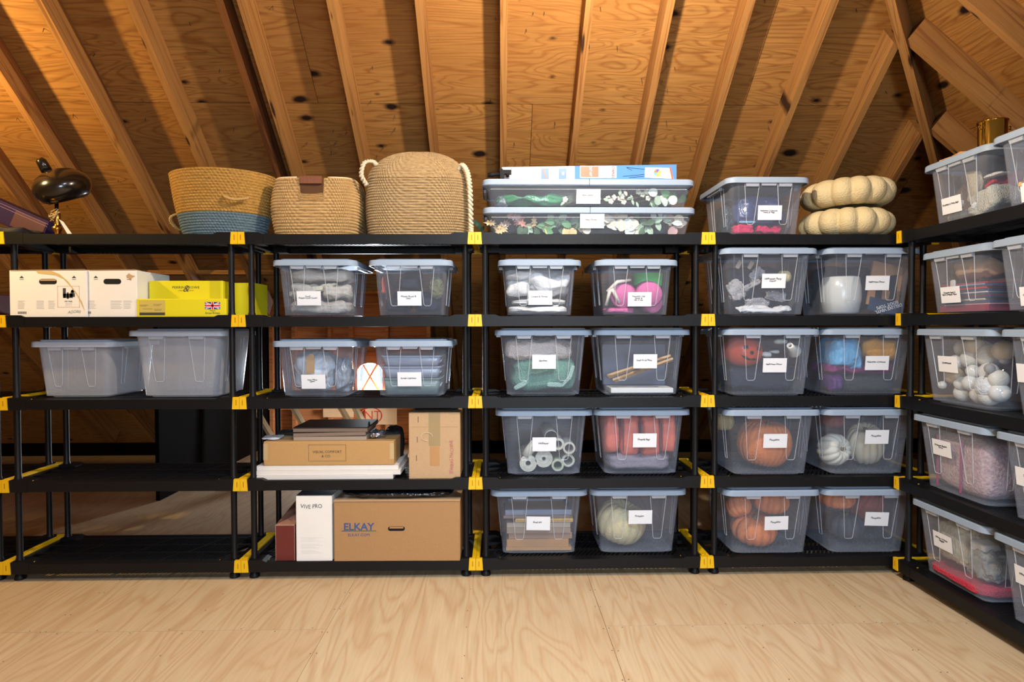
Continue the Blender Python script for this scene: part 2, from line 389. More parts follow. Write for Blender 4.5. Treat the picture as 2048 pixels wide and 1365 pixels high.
for j in range(-3, 7):
    x0 = CH-.4+sw*j
    for i in range(-3, 3):
        y0 = -.9+2.4384*i
        P = [(x0+g, y0+g), (x0+sw-g, y0+g), (x0+sw-g, y0+2.4384-g), (x0+g, y0+2.4384-g)]
        P = clip(P, -1, 1, -CH); P = clip(P, 1, 0, A2/SL+.15) if P else P; P = clip(P, 0, -1, 2*(-YR)+3.4) if P else P
        if P and len(P) > 2:
            P = clip(P, -1, -1, -(YR+YR+CH)) if P else P
            if P: roof_sheet(P, zr, False)
nt = MB(); rn = random.Random(21)
for k in range(260):
    x = rn.uniform(-2.6, 4.2); y = rn.uniform(-1.0, 1.4)
    if x-y > CH-.1 or any(abs(x-q) < .03 for q in RX): continue
    p = Vector((x, y, zb(x, y))); q = p+Vector((rn.uniform(-.006, .006), -.012*rn.random(), -.016-.01*rn.random()))
    nt.tube([p, q], [.0022, .0012], 4)
stuff(nt.build('nail_tips', mat('nail_dark', srgb(70, 52, 38), .7), ce))
# front slope behind the camera
for i in range(-2, 2):
    for j in range(4):
        P = [(i*2.44+g, YR-sw*(j+1)+g), (i*2.44+2.44-g, YR-sw*(j+1)+g), (i*2.44+2.44-g, YR-sw*j-g), (i*2.44+g, YR-sw*j-g)]
        P = clip(P, 1, 1, YR+YR+CH)
        if P and len(P) > 2: roof_sheet(P, zf_)
roof_sheet([(-4.4, YR-sw*4), (-4.88, YR-sw*4), (-4.88, YR), (-4.4, YR)][::-1], zf_)
for poly, zf, nmx in (([(-4.5, YR), (YR+CH, YR), (YE+.15+CH, YE+.15), (-4.5, YE+.15)], zb, 'b'), ([(YR+CH, YR), (A2/SL+.15, -7.2), (A2/SL+.15, YE+.3), (YE+.3+CH, YE+.3)], zr, 'r'), ([(-4.9, YR-4.1), (4.6, YR-4.1), (YR+CH+.02, YR), (-4.9, YR)], zf_, 'f')):
    pcs = [poly] if nmx != 'b' else [clip(poly, 0, 1, DY), clip(clip(poly, 0, -1, -DY), 1, 0, DX0), clip(clip(poly, 0, -1, -DY), -1, 0, -DX1)]
    for q in pcs: MB().loft([[(p[0], p[1], zf(*p)+.024) for p in q], [(p[0], p[1], zf(*p)+.034) for p in q]]).build('roof_light_seal', RAFD, ce)  # layer added above the sheets to stop sky light leaking through joints
struct(MB().box(-4.45, -4.4, -7.2, 5.2, 0, 5).build('wall_left', PLY))
struct(MB().box(-4.6, 6.5, -7.1, -7.05, 0, 1.2).build('wall_back', PLY))
struct(MB().box(-4.6, DX0-.02, 3.30, 3.33, -.05, .5).box(DX1+.02, 6.5, 3.30, 3.33, -.05, .5).build('wall_eave_seal', mat('painted_shade_black', srgb(14, 10, 8), .95, spec=.05)))  # added to seal out sky light; near-black colour paints in the eave shade
struct(MB().box(A2/SL+.02, A2/SL+.05, -7.1, 3.3, -.05, .5).build('wall_right_seal', RAFD))  # added along the right eave to seal out sky light

# dormer with its window, seen between the shelves
WY = 3.9
dm = struct(thing('trim_1', 'x', 'x')); del dm['label']; del dm['category']
for sx in (DX0, DX1):
    MB().box(sx-.01 if sx > 0 else sx-.02, sx+.02 if sx > 0 else sx+.01, DY, WY, 0, 1.75).build('dormer_side_panel', PLY if sx > 0 else mat('painted_shade_black', srgb(14, 10, 8), .95, spec=.05), dm)  # left panel is near-black, darkness of the place put into its colour
MB().box(DX0-.03, DX1+.03, DY-.25, WY+.05, 1.70, 1.73).build('dormer_ceiling_panel', PLY, dm)
wx = at(741, 752, WY); WX, WZ0, WZ1 = wx.x, at(741, 781, WY).z-.02, at(741, 726, WY).z
ww = .17
wl = struct(MB().box(DX0, WX-ww, WY, WY+.03, 0, 1.7).box(WX+ww, DX1, WY, WY+.03, 0, 1.7).box(WX-ww, WX+ww, WY, WY+.03, WZ1+.12, 1.7).box(WX-ww, WX+ww, WY, WY+.03, 0, WZ0-.02).build('wall_dormer', FRM))
for x in (-1.2, -.95, -.55, WX-ww-.03, WX+ww+.03, .72):
    MB().box(x-.019, x+.019, WY-.09, WY, .0, 1.65).build('stud', FRM, dm)
for z in (.02, .40): MB().box(DX0+.02, DX1-.02, WY-.095, WY-.0, z, z+.038).build('plate', FRM, dm)
wi = struct(thing('window_1', 'x', 'x')); del wi['label']; del wi['category']
fr = MB()
fr.box(WX-ww, WX-ww+.03, WY-.03, WY+.03, WZ0-.02, WZ1+.12).box(WX+ww-.03, WX+ww, WY-.03, WY+.03, WZ0-.02, WZ1+.12).box(WX-ww, WX+ww, WY-.04, WY+.03, WZ0-.05, WZ0)
N = 14; arc = [(WX+(ww-.03)*math.cos(PI*i/N), WZ1-.10+.10*math.sin(PI*i/N)) for i in range(N+1)]
top = [(p[0], WZ1+.12) for p in arc]
fr.loft([[(a[0], y, a[1]) for a in arc]+[(b_[0], y, b_[1]) for b_ in top[::-1]] for y in (WY-.02, WY+.03)])
fr.build('window_frame', FRM, wi)
for s_ in (1, -1):
    a = Vector((WX-s_*(ww-.03)*.72, WY, WZ0)); b_ = Vector((WX+s_*(ww-.03)*.55, WY, WZ1-.02))
    MB().tube([a, (a+b_)/2, b_], .014, 4).build('muntin', FRM, wi)
MB().box(WX-ww+.03, WX+ww-.03, WY+.012, WY+.014, WZ0, WZ1).build('pane', clear('window_glass', (.8, .9, 1, 1), .02, .05), wi)
WHT = wood('painted_sunlit_lumber', srgb(232, 214, 184), srgb(205, 178, 140), srgb(120, 80, 50), (.8, 14, 14), ring=5, streak=.2)  # pale tone carries the sunlight on the studs
for i, (xa, xb) in enumerate([(598, 622), (692, 718), (722, 742), (520, 545)]):   # leaning studs inside the dormer, sunlight painted into their pale colour
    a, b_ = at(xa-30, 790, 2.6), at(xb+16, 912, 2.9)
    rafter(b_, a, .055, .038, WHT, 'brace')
PAP = mat('insulation_paper', srgb(214, 178, 140), .8)
pp = at(745, 822, WY-.1); q2 = at(776, 846, WY-.1)
MB().box(pp.x-.08, q2.x+.1, WY-.105, WY-.098, q2.z-.02, .62).build('insulation_paper', PAP, dm)
RED = mat('red_print', srgb(200, 70, 50), .7)
text('NT', .14, RED, dm, (at(745, 832, WY-.11).x, WY-.107, at(745, 832, WY-.11).z))
rg = at(742, 832, WY-.11)
MB().tube([(rg.x+.12*math.cos(a*PI/16), WY-.108, rg.z+.09*math.sin(a*PI/16)) for a in range(33)], .006, 4).build('printed_ring', RED, dm)
pp = at(668, 826, WY-.1); MB().box(pp.x-.12, pp.x+.22, WY-.105, WY-.099, pp.z-.05, pp.z+.12).build('insulation_paper', PAP, dm)

# ---------------------------------------------------------------- SHELVING UNITS
W_, DP = 1.2192, .456
ZT = [1.8086, 1.3822, .9558, .5294, .103]
LIPH = .0625; SURF = .012                  # deck lies 12 mm under the clip tops
def shelf_mesh():
    m = MB(); x0, x1 = .037, W_-.037; z0, z1 = -LIPH, -.010
    m.box(.036, W_-.036, 0, .022, z0+.001, z1); m.box(.036, W_-.036, DP-.022, DP, z0+.001, z1)
    m.box(.020, .05, .02, DP-.02, z0+.004, z1); m.box(W_-.05, W_-.020, .02, DP-.02, z0+.004, z1)
    for sx in (0, 1):                      # raised corner sockets
        for y0, y1 in ((-.001, .085), (DP-.085, DP+.001)):
            a, b = (.034, .105) if not sx else (W_-.105, W_-.034)
            m.box(a, b, y0, y1, z0, -.0006, tx=0)
            c = (.105, .128) if not sx else (W_-.128, W_-.105)
            hi = (0 if not sx else 1)
            vs = [(c[0], y0, z0), (c[1], y0, z0), (c[1], y1, z0), (c[0], y1, z0)]
            zt = [(-.0006 if not sx else z1), (z1 if not sx else -.0006)]
            vs += [(c[0], y0, zt[0]), (c[1], y0, zt[1]), (c[1], y1, zt[1]), (c[0], y1, zt[0])]
            m.add(vs, [(0, 3, 2, 1), (4, 5, 6, 7), (0, 1, 5, 4), (1, 2, 6, 5), (2, 3, 7, 6), (3, 0, 4, 7)])
    return m
def deck_mesh():
    m = MB(); zt, zb_ = -SURF, -.030
    ys = [.022, .055, .155, .17, .285, .30, .405, DP-.022]
    for a, b in ((.022, .06), (.158, .176), (.280, .298), (.396, DP-.022)):
        m.box(.05, W_-.05, a, b, zb_, zt)
    for r, (a, b) in enumerate(((.06, .158), (.176, .280), (.298, .396))):
        x = .06+.02*(r % 2); kx = 0
        while x < W_-.13:
            solid = (kx % 12) == (4+3*r) % 12
            wd = .030 if solid else .011
            sh = .055
            vs = [(x, a, zb_), (x+wd, a, zb_), (x+wd+sh, b, zb_), (x+sh, b, zb_), (x, a, zt), (x+wd, a, zt), (x+wd+sh, b, zt), (x+sh, b, zt)]
            m.add(vs, [(0, 3, 2, 1), (4, 5, 6, 7), (0, 1, 5, 4), (1, 2, 6, 5), (2, 3, 7, 6), (3, 0, 4, 7)])
            x += wd+.0125; kx += 1
    return m
SHM = shelf_mesh().mesh('shelf', BLK); DKM = deck_mesh().mesh('deck_grid', BLK)
def clip_mesh(side):
    m = MB()                              # side 0 = left end of the shelf: seam at x=0
    def X(a, b): return (a, b) if side == 0 else (-b, -a)
    for y0, y1 in ((-.006, .012), (DP-.012, DP+.006)):
        a, b = X(.0008, .0375); a2, b2 = X(.0008, .0335)
        vs = [(a, y0, -LIPH), (b, y0, -LIPH), (b, y1, -LIPH), (a, y1, -LIPH), (a2, y0, 0), (b2, y0, 0), (b2, y1, 0), (a2, y1, 0)]
        m.add(vs, [(0, 3, 2, 1), (4, 5, 6, 7), (0, 1, 5, 4), (1, 2, 6, 5), (2, 3, 7, 6), (3, 0, 4, 7)])
    a, b = X(.0008, .020); m.box(a, b, .012, DP-.012, -.04, -.002)
    a, b = X(.008, .013); m.box(a, b, .03, DP-.03, -.002, .001)
    return m
CLM = [clip_mesh(0).mesh('end_clip', YEL), clip_mesh(1).mesh('end_clip', YEL)]
SLM = [MB().box(.0125+.002, .0125+.0055, -.0066, -.0055, -.042, -.014).mesh('slot', SLT), MB().box(-.018, -.0145, -.0066, -.0055, -.042, -.014).mesh('slot', SLT)]
PH = ZT[0]-ZT[1]-LIPH
def post_prof(h): return [(.019, 0), (.0185, .006), (.0155, .014), (.0148, h/2), (.0155, h-.012), (.017, h)]
POM = autosm(MB().lathe(post_prof(PH), 20).mesh('post', BLK), 50)
FOM = autosm(MB().lathe([(.020, 0), (.026, .002), (.0265, .008), (.021, .026), (.014, .036), (.013, .0405)], 16).mesh('foot', BLK), 50)
def unit(label, loc, rz):
    t = thing('shelving_unit', label, 'shelves', loc, rz, None)
    for k, z in enumerate(ZT):
        s = link('shelf', SHM, t, (0, 0, z)); stuff(link('deck_grid', DKM, s))
        for side in (0, 1):
            c = link('end_clip', CLM[side], t, (side*W_, 0, z)); link('slot', SLM[side], c)
            for y in (.042, DP-.042):
                x = .052 if side == 0 else W_-.052
                if k < 4: link('post', POM, t, (x, y, ZT[k+1]-.0006))
                else: link('foot', FOM, t, (x, y, 0))
        for xx in (.125, W_-.125): MB().box(xx-.004, xx+.004, .036, .044, -.012, -.0095).build('plug', YEL, s)
    return t
unit('black five tier shelving unit cut off at far left edge of photo', (-2*W_, 0, 0), 0)
unit('black shelving unit with the desk lamp on top and two empty lower shelves', (-W_, 0, 0), 0)
unit('black shelving unit with two woven baskets on top and cardboard boxes below', (0, 0, 0), 0)
unit('black shelving unit with two long flat bins stacked on its top shelf', (W_, 0, 0), 0)
unit('black shelving unit in the corner with beige pumpkins on its top shelf', (2*W_, 0, 0), 0)
XR = 3.4192
unit('black shelving unit standing side-on along the right wall', (XR, -.032, 0), -PI/2)
MB_dirt = None

# ---------------------------------------------------------------- STORAGE BINS
BK = {
 'L': dict(w=.52, d=.46, h=.366, wt=.452, wb=.392, dt=.425, db=.355, rc=.105, rw=.086, rb=.042, rh=.74, ctab=(.105, .006)),
 'S': dict(w=.447, d=.50, h=.309, wt=.386, wb=.343, dt=.465, db=.405, rc=.087, rw=.078, rb=.036, rh=.78, ctab=(.088, .016)),
 'F': dict(w=1.125, d=.43, h=.146, wt=1.075, wb=1.03, dt=.405, db=.37, rc=.3, rw=.1, rb=.05, rh=.5, ctab=(.0, .0)),
}
BM = {}
def bin_parts(kind, tub, lidm):
    key = (kind, tub.name, lidm.name)
    if key in BM: return BM[key]
    b = BK[kind]; H = b['h']; cy = b['d']/2; zt = H-.030; R = {}
    lerp = lambda a, c, t: a+(c-a)*t
    def ring(w_, d_, z, off=0, r=.045): return rrect(w_-2*off, d_-2*off, max(.006, r-off), 5, 0, cy, z)
    th = .0022
    rings = [ring(b['wb']-.035, b['db']-.035, 0), ring(b['wb']-.035, b['db']-.035, .007), ring(b['wb'], b['db'], .009, 0, .03), ring(b['wt'], b['dt'], zt-.012), ring(b['wt']+.014, b['dt']+.014, zt-.010), ring(b['wt']+.014, b['dt']+.014, zt),
             ring(b['wt'], b['dt'], zt, th), ring(b['wt'], b['dt'], zt-.012, th), ring(b['wb'], b['db'], .0115, th, .03)]
    R['tub'] = autosm(MB().loft(rings).mesh('tub', tub), 35)
    def wf(z): t = (z-.009)/(zt-.021); return lerp(b['wb'], b['wt'], t)/2, cy-lerp(b['db'], b['dt'], t)/2
    def fr(x, z): return Vector((x, wf(z)[1]-.0008, z))
    ribs = []
    if kind != 'F':
        for s in (-1, 1):
            z0 = zt-.012; z1 = z0-(z0)*b['rh']; c = s*b['rc']; A, B = b['rw']/2, b['rb']/2
            sk = .006*s
            pts = [fr(c-A, z0), fr(c-B-.001, z1+.008), fr(c-B+.006, z1), fr(c+B-.006, z1), fr(c+B+.001, z1+.008), fr(c+A, z0)]
            ribs.append(MB().tube(pts, .0017, 4).mesh('rib', RIB))
    R['ribs'] = ribs
    side = []
    if kind != 'F':
        for sx in (-1, 1):
            for c in (-.085, .085):
                z0 = zt-.012; z1 = z0*.24; P = lambda y, z: Vector((sx*(wf(z)[0]+.0008), cy+y, z))
                side.append(MB().tube([P(c-.022, z0), P(c-.014, z1), P(c+.014, z1), P(c+.022, z0)], .0016, 4).mesh('side_rib', RIB))
    else:
        pr = [fr(-b['wt']/2+.02, zt-.022), fr(b['wt']/2-.02, zt-.022)]
        side.append(MB().tube(pr, .0014, 4).mesh('side_rib', RIB))
    R['side'] = side
    tabs = []
    if kind != 'F':
        zz = zt-.006
        for c, w_, h_ in ((-b['rc'], b['rw']*.98, .020), (b['rc'], b['rw']*.98, .020), (0, b['ctab'][0], b['ctab'][1])):
            m = MB(); y0, y1 = .006, .022
            vs = [(c-w_/2+.007, y0+.003, zz-h_), (c+w_/2-.007, y0+.003, zz-h_), (c+w_/2-.007, y1, zz-h_), (c-w_/2+.007, y1, zz-h_), (c-w_/2, y0, zz+.004), (c+w_/2, y0, zz+.004), (c+w_/2, y1, zz+.004), (c-w_/2, y1, zz+.004)]
            m.add(vs, [(0, 3, 2, 1), (4, 5, 6, 7), (0, 1, 5, 4), (1, 2, 6, 5), (2, 3, 7, 6), (3, 0, 4, 7)])
            tabs.append(m.mesh('latch_tab', TAB))
    R['tabs'] = tabs
    hd = []
    for sx in (-1, 1):
        a, c = sorted((sx*(b['wt']/2+.004), sx*(b['w']/2-.008)))
        hd.append(MB().box(a, c, cy-.10, cy+.10, zt-.02, zt-.004).mesh('handle', TAB))
    R['hd'] = hd
    w_, d_ = b['w'], b['d']; rr = .05
    def lr(o, z): return rrect(w_-2*o, d_-2*o, max(.01, rr-o*.6), 7, 0, cy, z)
    rs = [lr(.006, H-.039), lr(0, H-.039), lr(.001, H-.014), lr(.006, H-.009), lr(.030, H-.0085), lr(.036, H-.001), lr(.046, H), lr(.060, H-.004)] if kind != 'F' else \
         [lr(.004, H-.030), lr(0, H-.030), lr(.0, H-.006), lr(.005, H), lr(.02, H), lr(.026, H-.004)]
    m = MB().loft(rs, True, False, True)
    m.loft([lr(.006, H-.034), lr(.006, H-.026)][::-1], True, True, False)
    R['lid'] = autosm(m.mesh('lid', lidm), 35)
    BM[key] = R; return R
def make_bin(label, loc, kind='L', rz=0, card=None, group='clear lidded storage bins', tub=TUB, lidm=LID, ctilt=0):
    """loc = centre of the front lid edge at base height"""
    b = BK[kind]; R = bin_parts(kind, tub, lidm)
    t = thing('storage_bin', label, 'storage bin', loc, rz, group)
    tb = link('tub', R['tub'], t)
    for me in R['ribs']: link('rib', me, tb)
    for me in R['side']: link('side_rib', me, tb)
    for me in R['tabs']: link('latch_tab', me, t)
    for me in R['hd']: link('handle', me, t)
    link('lid', R['lid'], t)
    if kind == 'F':
        MB().box(-.001, .001, -.0012, .004, b['h']-.031, b['h']+.0004).build('lid_seam', INK, t)
    if card:
        cx, cz, lines = card[:3]; sz = card[3] if len(card) > 3 else .012
        zt = b['h']-.030; tt = (cz-.009)/(zt-.021); y = b['d']/2-(b['db']+(b['dt']-b['db'])*tt)/2-.004
        ang = math.atan((b['dt']-b['db'])/2/(zt-.021))
        c = MB().box(-.0635, .0635, -.0004, .0004, -.0381, .0381).build('label_card', CARD, t, loc=(cx, y, cz), rot=(ang, ctilt, 0))
        text(lines, sz, INK, c, (-.006, -.0008, .006), (PI/2, 0, 0), .25, True, name='handwriting', bold=.00025)
    return t
def place_bin(label, cx, yl, row, kind='L', card=None, **k):
    """main row: pixel x of the lid centre; front lid edge on plane Y=yl, on shelf `row` (0 = top)"""
    z = ZT[row]-SURF+.0008; H = BK[kind]['h']
    d = ray(cx, 0); P0 = at(cx, 600, yl)
    # iterate for the column at the right height
    for _ in range(3):
        yy = 682.5; p = at(cx, yy, yl)
    # x where lid centre (height z+H-.02) projects to pixel cx
    lo = None; x = P0.x
    for _ in range(4):
        q = Vector((x, yl, z+H-.02))-CP; px = 1024+F*q.dot(RT)/q.dot(FW); x += (cx-px)/F*q.dot(FW)
    if card:
        u, v, lines = card[:3]; zz = z+H*.5; c = at(u, v, yl+.035)
        card = (c.x-x, min(max(c.z-z, .04), H-.07), lines)+tuple(card[3:])
    return make_bin(label, (x, yl, z), kind, 0, card, **k)
B = {}
B['c1a'] = place_bin('lower empty milky storage bin, on the shelf under the white cartons', 139, .075, 2, 'S', None, tub=TUBW, lidm=LIDW)
B['c1b'] = place_bin('taller empty milky storage bin, right one under the yellow boxes', 350, .055, 2, 'L', None, tub=TUBW, lidm=LIDW)
B['c2a'] = place_bin('clear storage bin full of beige couch covers', 626, .045, 1, 'S', (618, 597, 'Couch\nAntiqua Couch Covers', .0105))
B['c2b'] = place_bin('clear storage bin with dark winter boots and gear', 819.5, .045, 1, 'S', (819, 597.5, 'Winter Boots &\nGear', .0125))
B['c2c'] = place_bin('clear storage bin with a bubble-wrapped item, directly under the couch covers bin', 625.5, .035, 2, 'S', (627, 764, 'Linen Pillow\nLayers', .0105))
B['c2d'] = place_bin('clear storage bin labelled Storage Organizers', 819.5, .035, 2, 'S', (819, 759, 'Storage Organizers', .0105))
B['c3a'] = place_bin('clear storage bin full of white curtains', 1080, .045, 1, 'S', (1080.5, 596, 'Curtains & Throws', .0115))
B['c3b'] = place_bin('clear storage bin with pink and green felt baskets', 1275.5, .045, 1, 'S', (1279, 599, "Valentine's Day\nEaster &\n4th of July", .0115))
B['c3c'] = place_bin('clear storage bin with the mint green blanket', 1088, .04, 2, 'L', (1088, 724, 'Blankets', .013))
B['c3d'] = place_bin('clear storage bin with gold wooden frame strips leaning inside', 1287, .04, 2, 'L', (1290, 723, 'Small Art & Plates', .0115))
B['c3e'] = place_bin('clear storage bin with wallpaper rolls', 1089.5, .035, 3, 'L', (1088.5, 889, 'Wallpaper', .0135))
B['c3f'] = place_bin('clear storage bin with coral sleeping bags', 1286.5, .035, 3, 'L', (1289, 881, 'Sleeping Bags', .0125))
B['c3g'] = place_bin('clear storage bin with a stack of frames labelled Small Art', 1079, .03, 4, 'L', (1076.5, 1047, 'Small Art', .0125), ctilt=.02)
B['c3h'] = place_bin('clear storage bin with one large cream pumpkin, bottom shelf', 1279, .03, 4, 'L', (1280, 1034, 'Pumpkins', .0125))
B['c4a'] = place_bin('clear storage bin with pink cloth inside, beside the stacked beige pumpkins', 1540, -.005, 0, 'S', (1539, 426, 'Halloween Costumes,\nCapes & Wigs', .0105))
B['c4b'] = place_bin('clear storage bin with grey gauze, labelled Halloween Party Decor', 1543, .0, 1, 'L', (1546.5, 562.5, 'Halloween Party\nDecor', .0135))
B['c4c'] = place_bin('clear storage bin with a white vase and boot tops package', 1751, .0, 1, 'L', (1754, 566.5, 'Halloween Decor', .012))
B['c4d'] = place_bin('clear storage bin with an orange pumpkin-face pail, labelled Halloween Decor', 1548, .0, 2, 'L', (1549, 731, 'Halloween Decor', .012))
B['c4e'] = place_bin('clear storage bin with blue and orange costumes', 1747, .0, 2, 'L', (1753, 726.5, 'Halloween Costumes', .0115))
B['c4f'] = place_bin('clear storage bin with one big orange pumpkin', 1549.5, .0, 3, 'L', (1549.5, 882, 'Pumpkins', .014))
B['c4g'] = place_bin('clear storage bin with two white pumpkins', 1747, .0, 3, 'L', (1752, 874, 'Pumpkins', .014))
B['c4h'] = place_bin('clear storage bin with three small orange pumpkins, bottom shelf', 1548, .0, 4, 'L', (1552, 1046.5, 'Pumpkins', .014), ctilt=-.02)
B['c4i'] = place_bin('clear storage bin with dark orange pumpkins, bottom shelf in the corner', 1746, .0, 4, 'L', (1752, 1038, 'Pumpkins', .014), ctilt=.03)
fz = ZT[0]-SURF+.0008
B['f1'] = place_bin('long flat clear bin of autumn leaves, the lower of two', 1180.5, .02, 0, 'F', (1183, 443.5, 'Faux Florals', .0125))
fx = B['f1'].location.x
B['f2'] = make_bin('long flat clear bin of flower stems, the upper of two', (fx-.004, .022, fz+.1468), 'F', .003, (.0-.003, .058, 'Faux Stems', .0125))
def right_bin(label, yc, row, kind='L', card=None, xf=3.428):
    z = ZT[row]-SURF+.0008
    if card:
        u, v, lines = card[:3]; c = atX(u, v, xf+.03)
        card = (-(c.y-yc), c.z-z, lines)+tuple(card[3:])
    return make_bin(label, (xf, yc, z), kind, -PI/2, card)
B['r1a'] = right_bin('clear storage bin of knitted stockings and bags, right wall top shelf', -.415, 0, 'S', (1901, 410, 'Stockings & Santa Bags', .0115))
B['r1b'] = right_bin('clear storage bin with wooden cut-outs, top shelf at the right edge', -.885, 0, 'S', (2064, 380, 'Wooden Signs', .012), 3.40)
B['r2a'] = right_bin('clear storage bin with kraft paper and red flat packs', -.41, 1, 'S', (1899, 590, 'Christmas Paper &\nTags & Designer Paper', .0105))
B['r2b'] = right_bin('clear storage bin with a white fur gnome, right edge', -.885, 1, 'S', (2063, 592, 'Christmas Decor', .012), 3.40)
B['r3a'] = right_bin('clear storage bin of white ornaments', -.405, 2, 'L', (1896, 729, 'Ornaments', .0135))
B['r3b'] = right_bin('clear storage bin of white tinsel beside the ornaments bin', -.945, 2, 'L', (2060, 748, 'Garland', .0125))
B['r4a'] = right_bin('clear storage bin with a mottled pink blanket', -.39, 3, 'L', (1885, 897, 'Christmas Blanket\nThrow', .0115))
B['r4b'] = right_bin('clear storage bin with a folded grey throw, right edge', -.925, 3, 'L', (2058, 958, 'Throws', .0125))
B['r5a'] = right_bin('clear storage bin with cream fur and red fabric, bottom shelf of the right wall', -.39, 4, 'L', (1886, 1084, 'Winter Ceramic\nVillages', .0125))
B['r5b'] = right_bin('clear storage bin with mixed soft toys, bottom right corner', -.92, 4, 'L', (2058, 1158, 'Winter Decor', .0125))

# ---------------------------------------------------------------- BIN CONTENTS
def C(*c): return srgb(*c)
def fab(name, col, bump=.5, bs=90, var=.12, rough=.9, vs=12, **k): return mat(name, C(*col), rough, var=var, bump=bump, bs=bs, vs=vs, spec=.2, **k)
FL = .013                                  # floor of a tub above the shelf
SMALL = [B[k_].name for k_ in ('r1a', 'r1b', 'r2a', 'r2b')]
def inside(b, lx, ly, lz):
    q = .86 if b.name in SMALL else 1
    return b.matrix_basis @ Vector((lx*q, ly+(.012 if q < 1 else 0), lz*q+FL*(1-q)))
def put(b, name, label, cat, lx, ly, lz, dims, m, rz=0, rot=None, **k):
    """a soft thing inside bin b, in the bin's own coordinates (x right, y away, z up)"""
    base = b.rotation_euler.z; r = rot or (0, 0, rz)
    if b.name in SMALL: dims = (dims[0]*.86, dims[1], dims[2]*.86)
    return soft(name, label, cat, inside(b, lx, ly, lz), dims, m, rot=(r[0], r[1], r[2]+base) if abs(base) < .1 or not rot else rot3(base, r), **k)
def rot3(base, r): return (Matrix.Rotation(base, 3, 'Z') @ Matrix.Rotation(r[2], 3, 'Z') @ Matrix.Rotation(r[1], 3, 'Y') @ Matrix.Rotation(r[0], 3, 'X')).to_euler()
# -- couch covers
b = B['c2a']; m1 = fab('beige_linen', (204, 196, 184)); m2 = fab('cream_linen', (222, 212, 190)); m3 = fab('grey_linen', (190, 182, 174))
G = 'folded covers in the couch bin'
put(b, 'folded_cover', 'grey beige cover folded at the bottom of the couch covers bin', 'cloth', 0, .20, FL, (.33, .28, .085), m3, seed=1, amp=.018, freq=9, group=G)
put(b, 'folded_cover', 'crumpled beige cover right of the couch label card', 'cloth', .075, .20, FL+.078, (.18, .26, .10), m1, seed=2, amp=.022, freq=10, rz=.2, group=G)
put(b, 'folded_cover', 'rumpled beige cover left of the couch label card', 'cloth', -.085, .20, FL+.078, (.17, .26, .10), m3, seed=3, amp=.022, freq=10, group=G)
put(b, 'folded_cover', 'cream cover band across the middle of the couch covers bin', 'cloth', -.03, .13, FL+.115, (.27, .08, .045), m2, seed=4, amp=.016, freq=14, rot=(0, -.18, 0), group=G)
put(b, 'folded_cover', 'smooth taupe cover on top of the couch pile', 'cloth', 0, .22, FL+.17, (.35, .30, .09), m1, seed=6, amp=.018, freq=7, group=G)
# -- winter boots
b = B['c2b']; kb = fab('boot_nylon', (34, 40, 58), .4); ko = fab('olive_knit', (112, 112, 84), 1, 140)
for i, (x, z, s) in enumerate(((-.085, FL, 1), (.075, FL, 1.05), (-.02, FL+.115, .9))):
    t = thing('winter_boot', ['navy winter boot at lower left of boots bin', 'navy winter boot at lower right of boots bin', 'navy winter boot lying on the other two'][i], 'boot', inside(b, x, .10, z), 0, 'winter boots')
    link('boot_foot', blob_mesh('boot_foot', (.13*s, .27, .085), kb, i, .008, 9), t, (0, .10, .012)); link('boot_shaft', blob_mesh('boot_shaft', (.12*s, .11, .12), kb, i+4, .010, 9), t, (0, .21, .02))
    MB().loft([rrect(.12*s, .27, .05, 5, 0, .10, 0), rrect(.13*s, .28, .05, 5, 0, .10, .014)]).build('sole', mat('boot_sole', C(20, 20, 24), .8), t)
put(b, 'knit_hat', 'olive knit hat at the right of the boots bin', 'hat', .128, .11, FL+.08, (.085, .10, .13), ko, seed=4, amp=.012, freq=25, e=.8)
put(b, 'red_glove', 'salmon red glove at top left of the boots bin', 'glove', -.155, .10, FL+.11, (.03, .10, .10), fab('salmon_cloth', (190, 96, 84)), seed=2, amp=.01)
# -- bubble wrapped item
b = B['c2c']; bw = clear('bubble_wrap', C(226, 230, 236), .75, .15, .5, 60)
put(b, 'wrapped_bundle', 'large bubble-wrapped white bundle behind the linen label', 'bundle', -.04, .22, FL, (.27, .30, .235), mat('white_plastic_wrap', C(202, 206, 214), .3, var=.08, bump=.6, bs=40), seed=3, amp=.03, freq=8, e=.7)
put(b, 'plastic_bag', 'crinkled clear bag right of the wrapped bundle', 'bag', .125, .16, FL, (.10, .20, .20), mat('silvery_bag', C(150, 158, 172), .2, var=.2, bump=.8, bs=40, spec=.8), seed=7, amp=.028, freq=14, e=.6)
t = tag(MB().box(-.022, .022, -.001, .001, 0, .085).add([(-.022, -.001, .085), (.022, -.001, .085), (.022, .001, .085), (-.022, .001, .085), (.018, -.001, .105), (.0, -.001, .105)], [(0, 1, 4, 5)]).build('kraft_tag', KRAFT), 'tan paper patch on the bubble-wrapped bundle', 'tag'); t.location = inside(b, -.03, .055, .125)
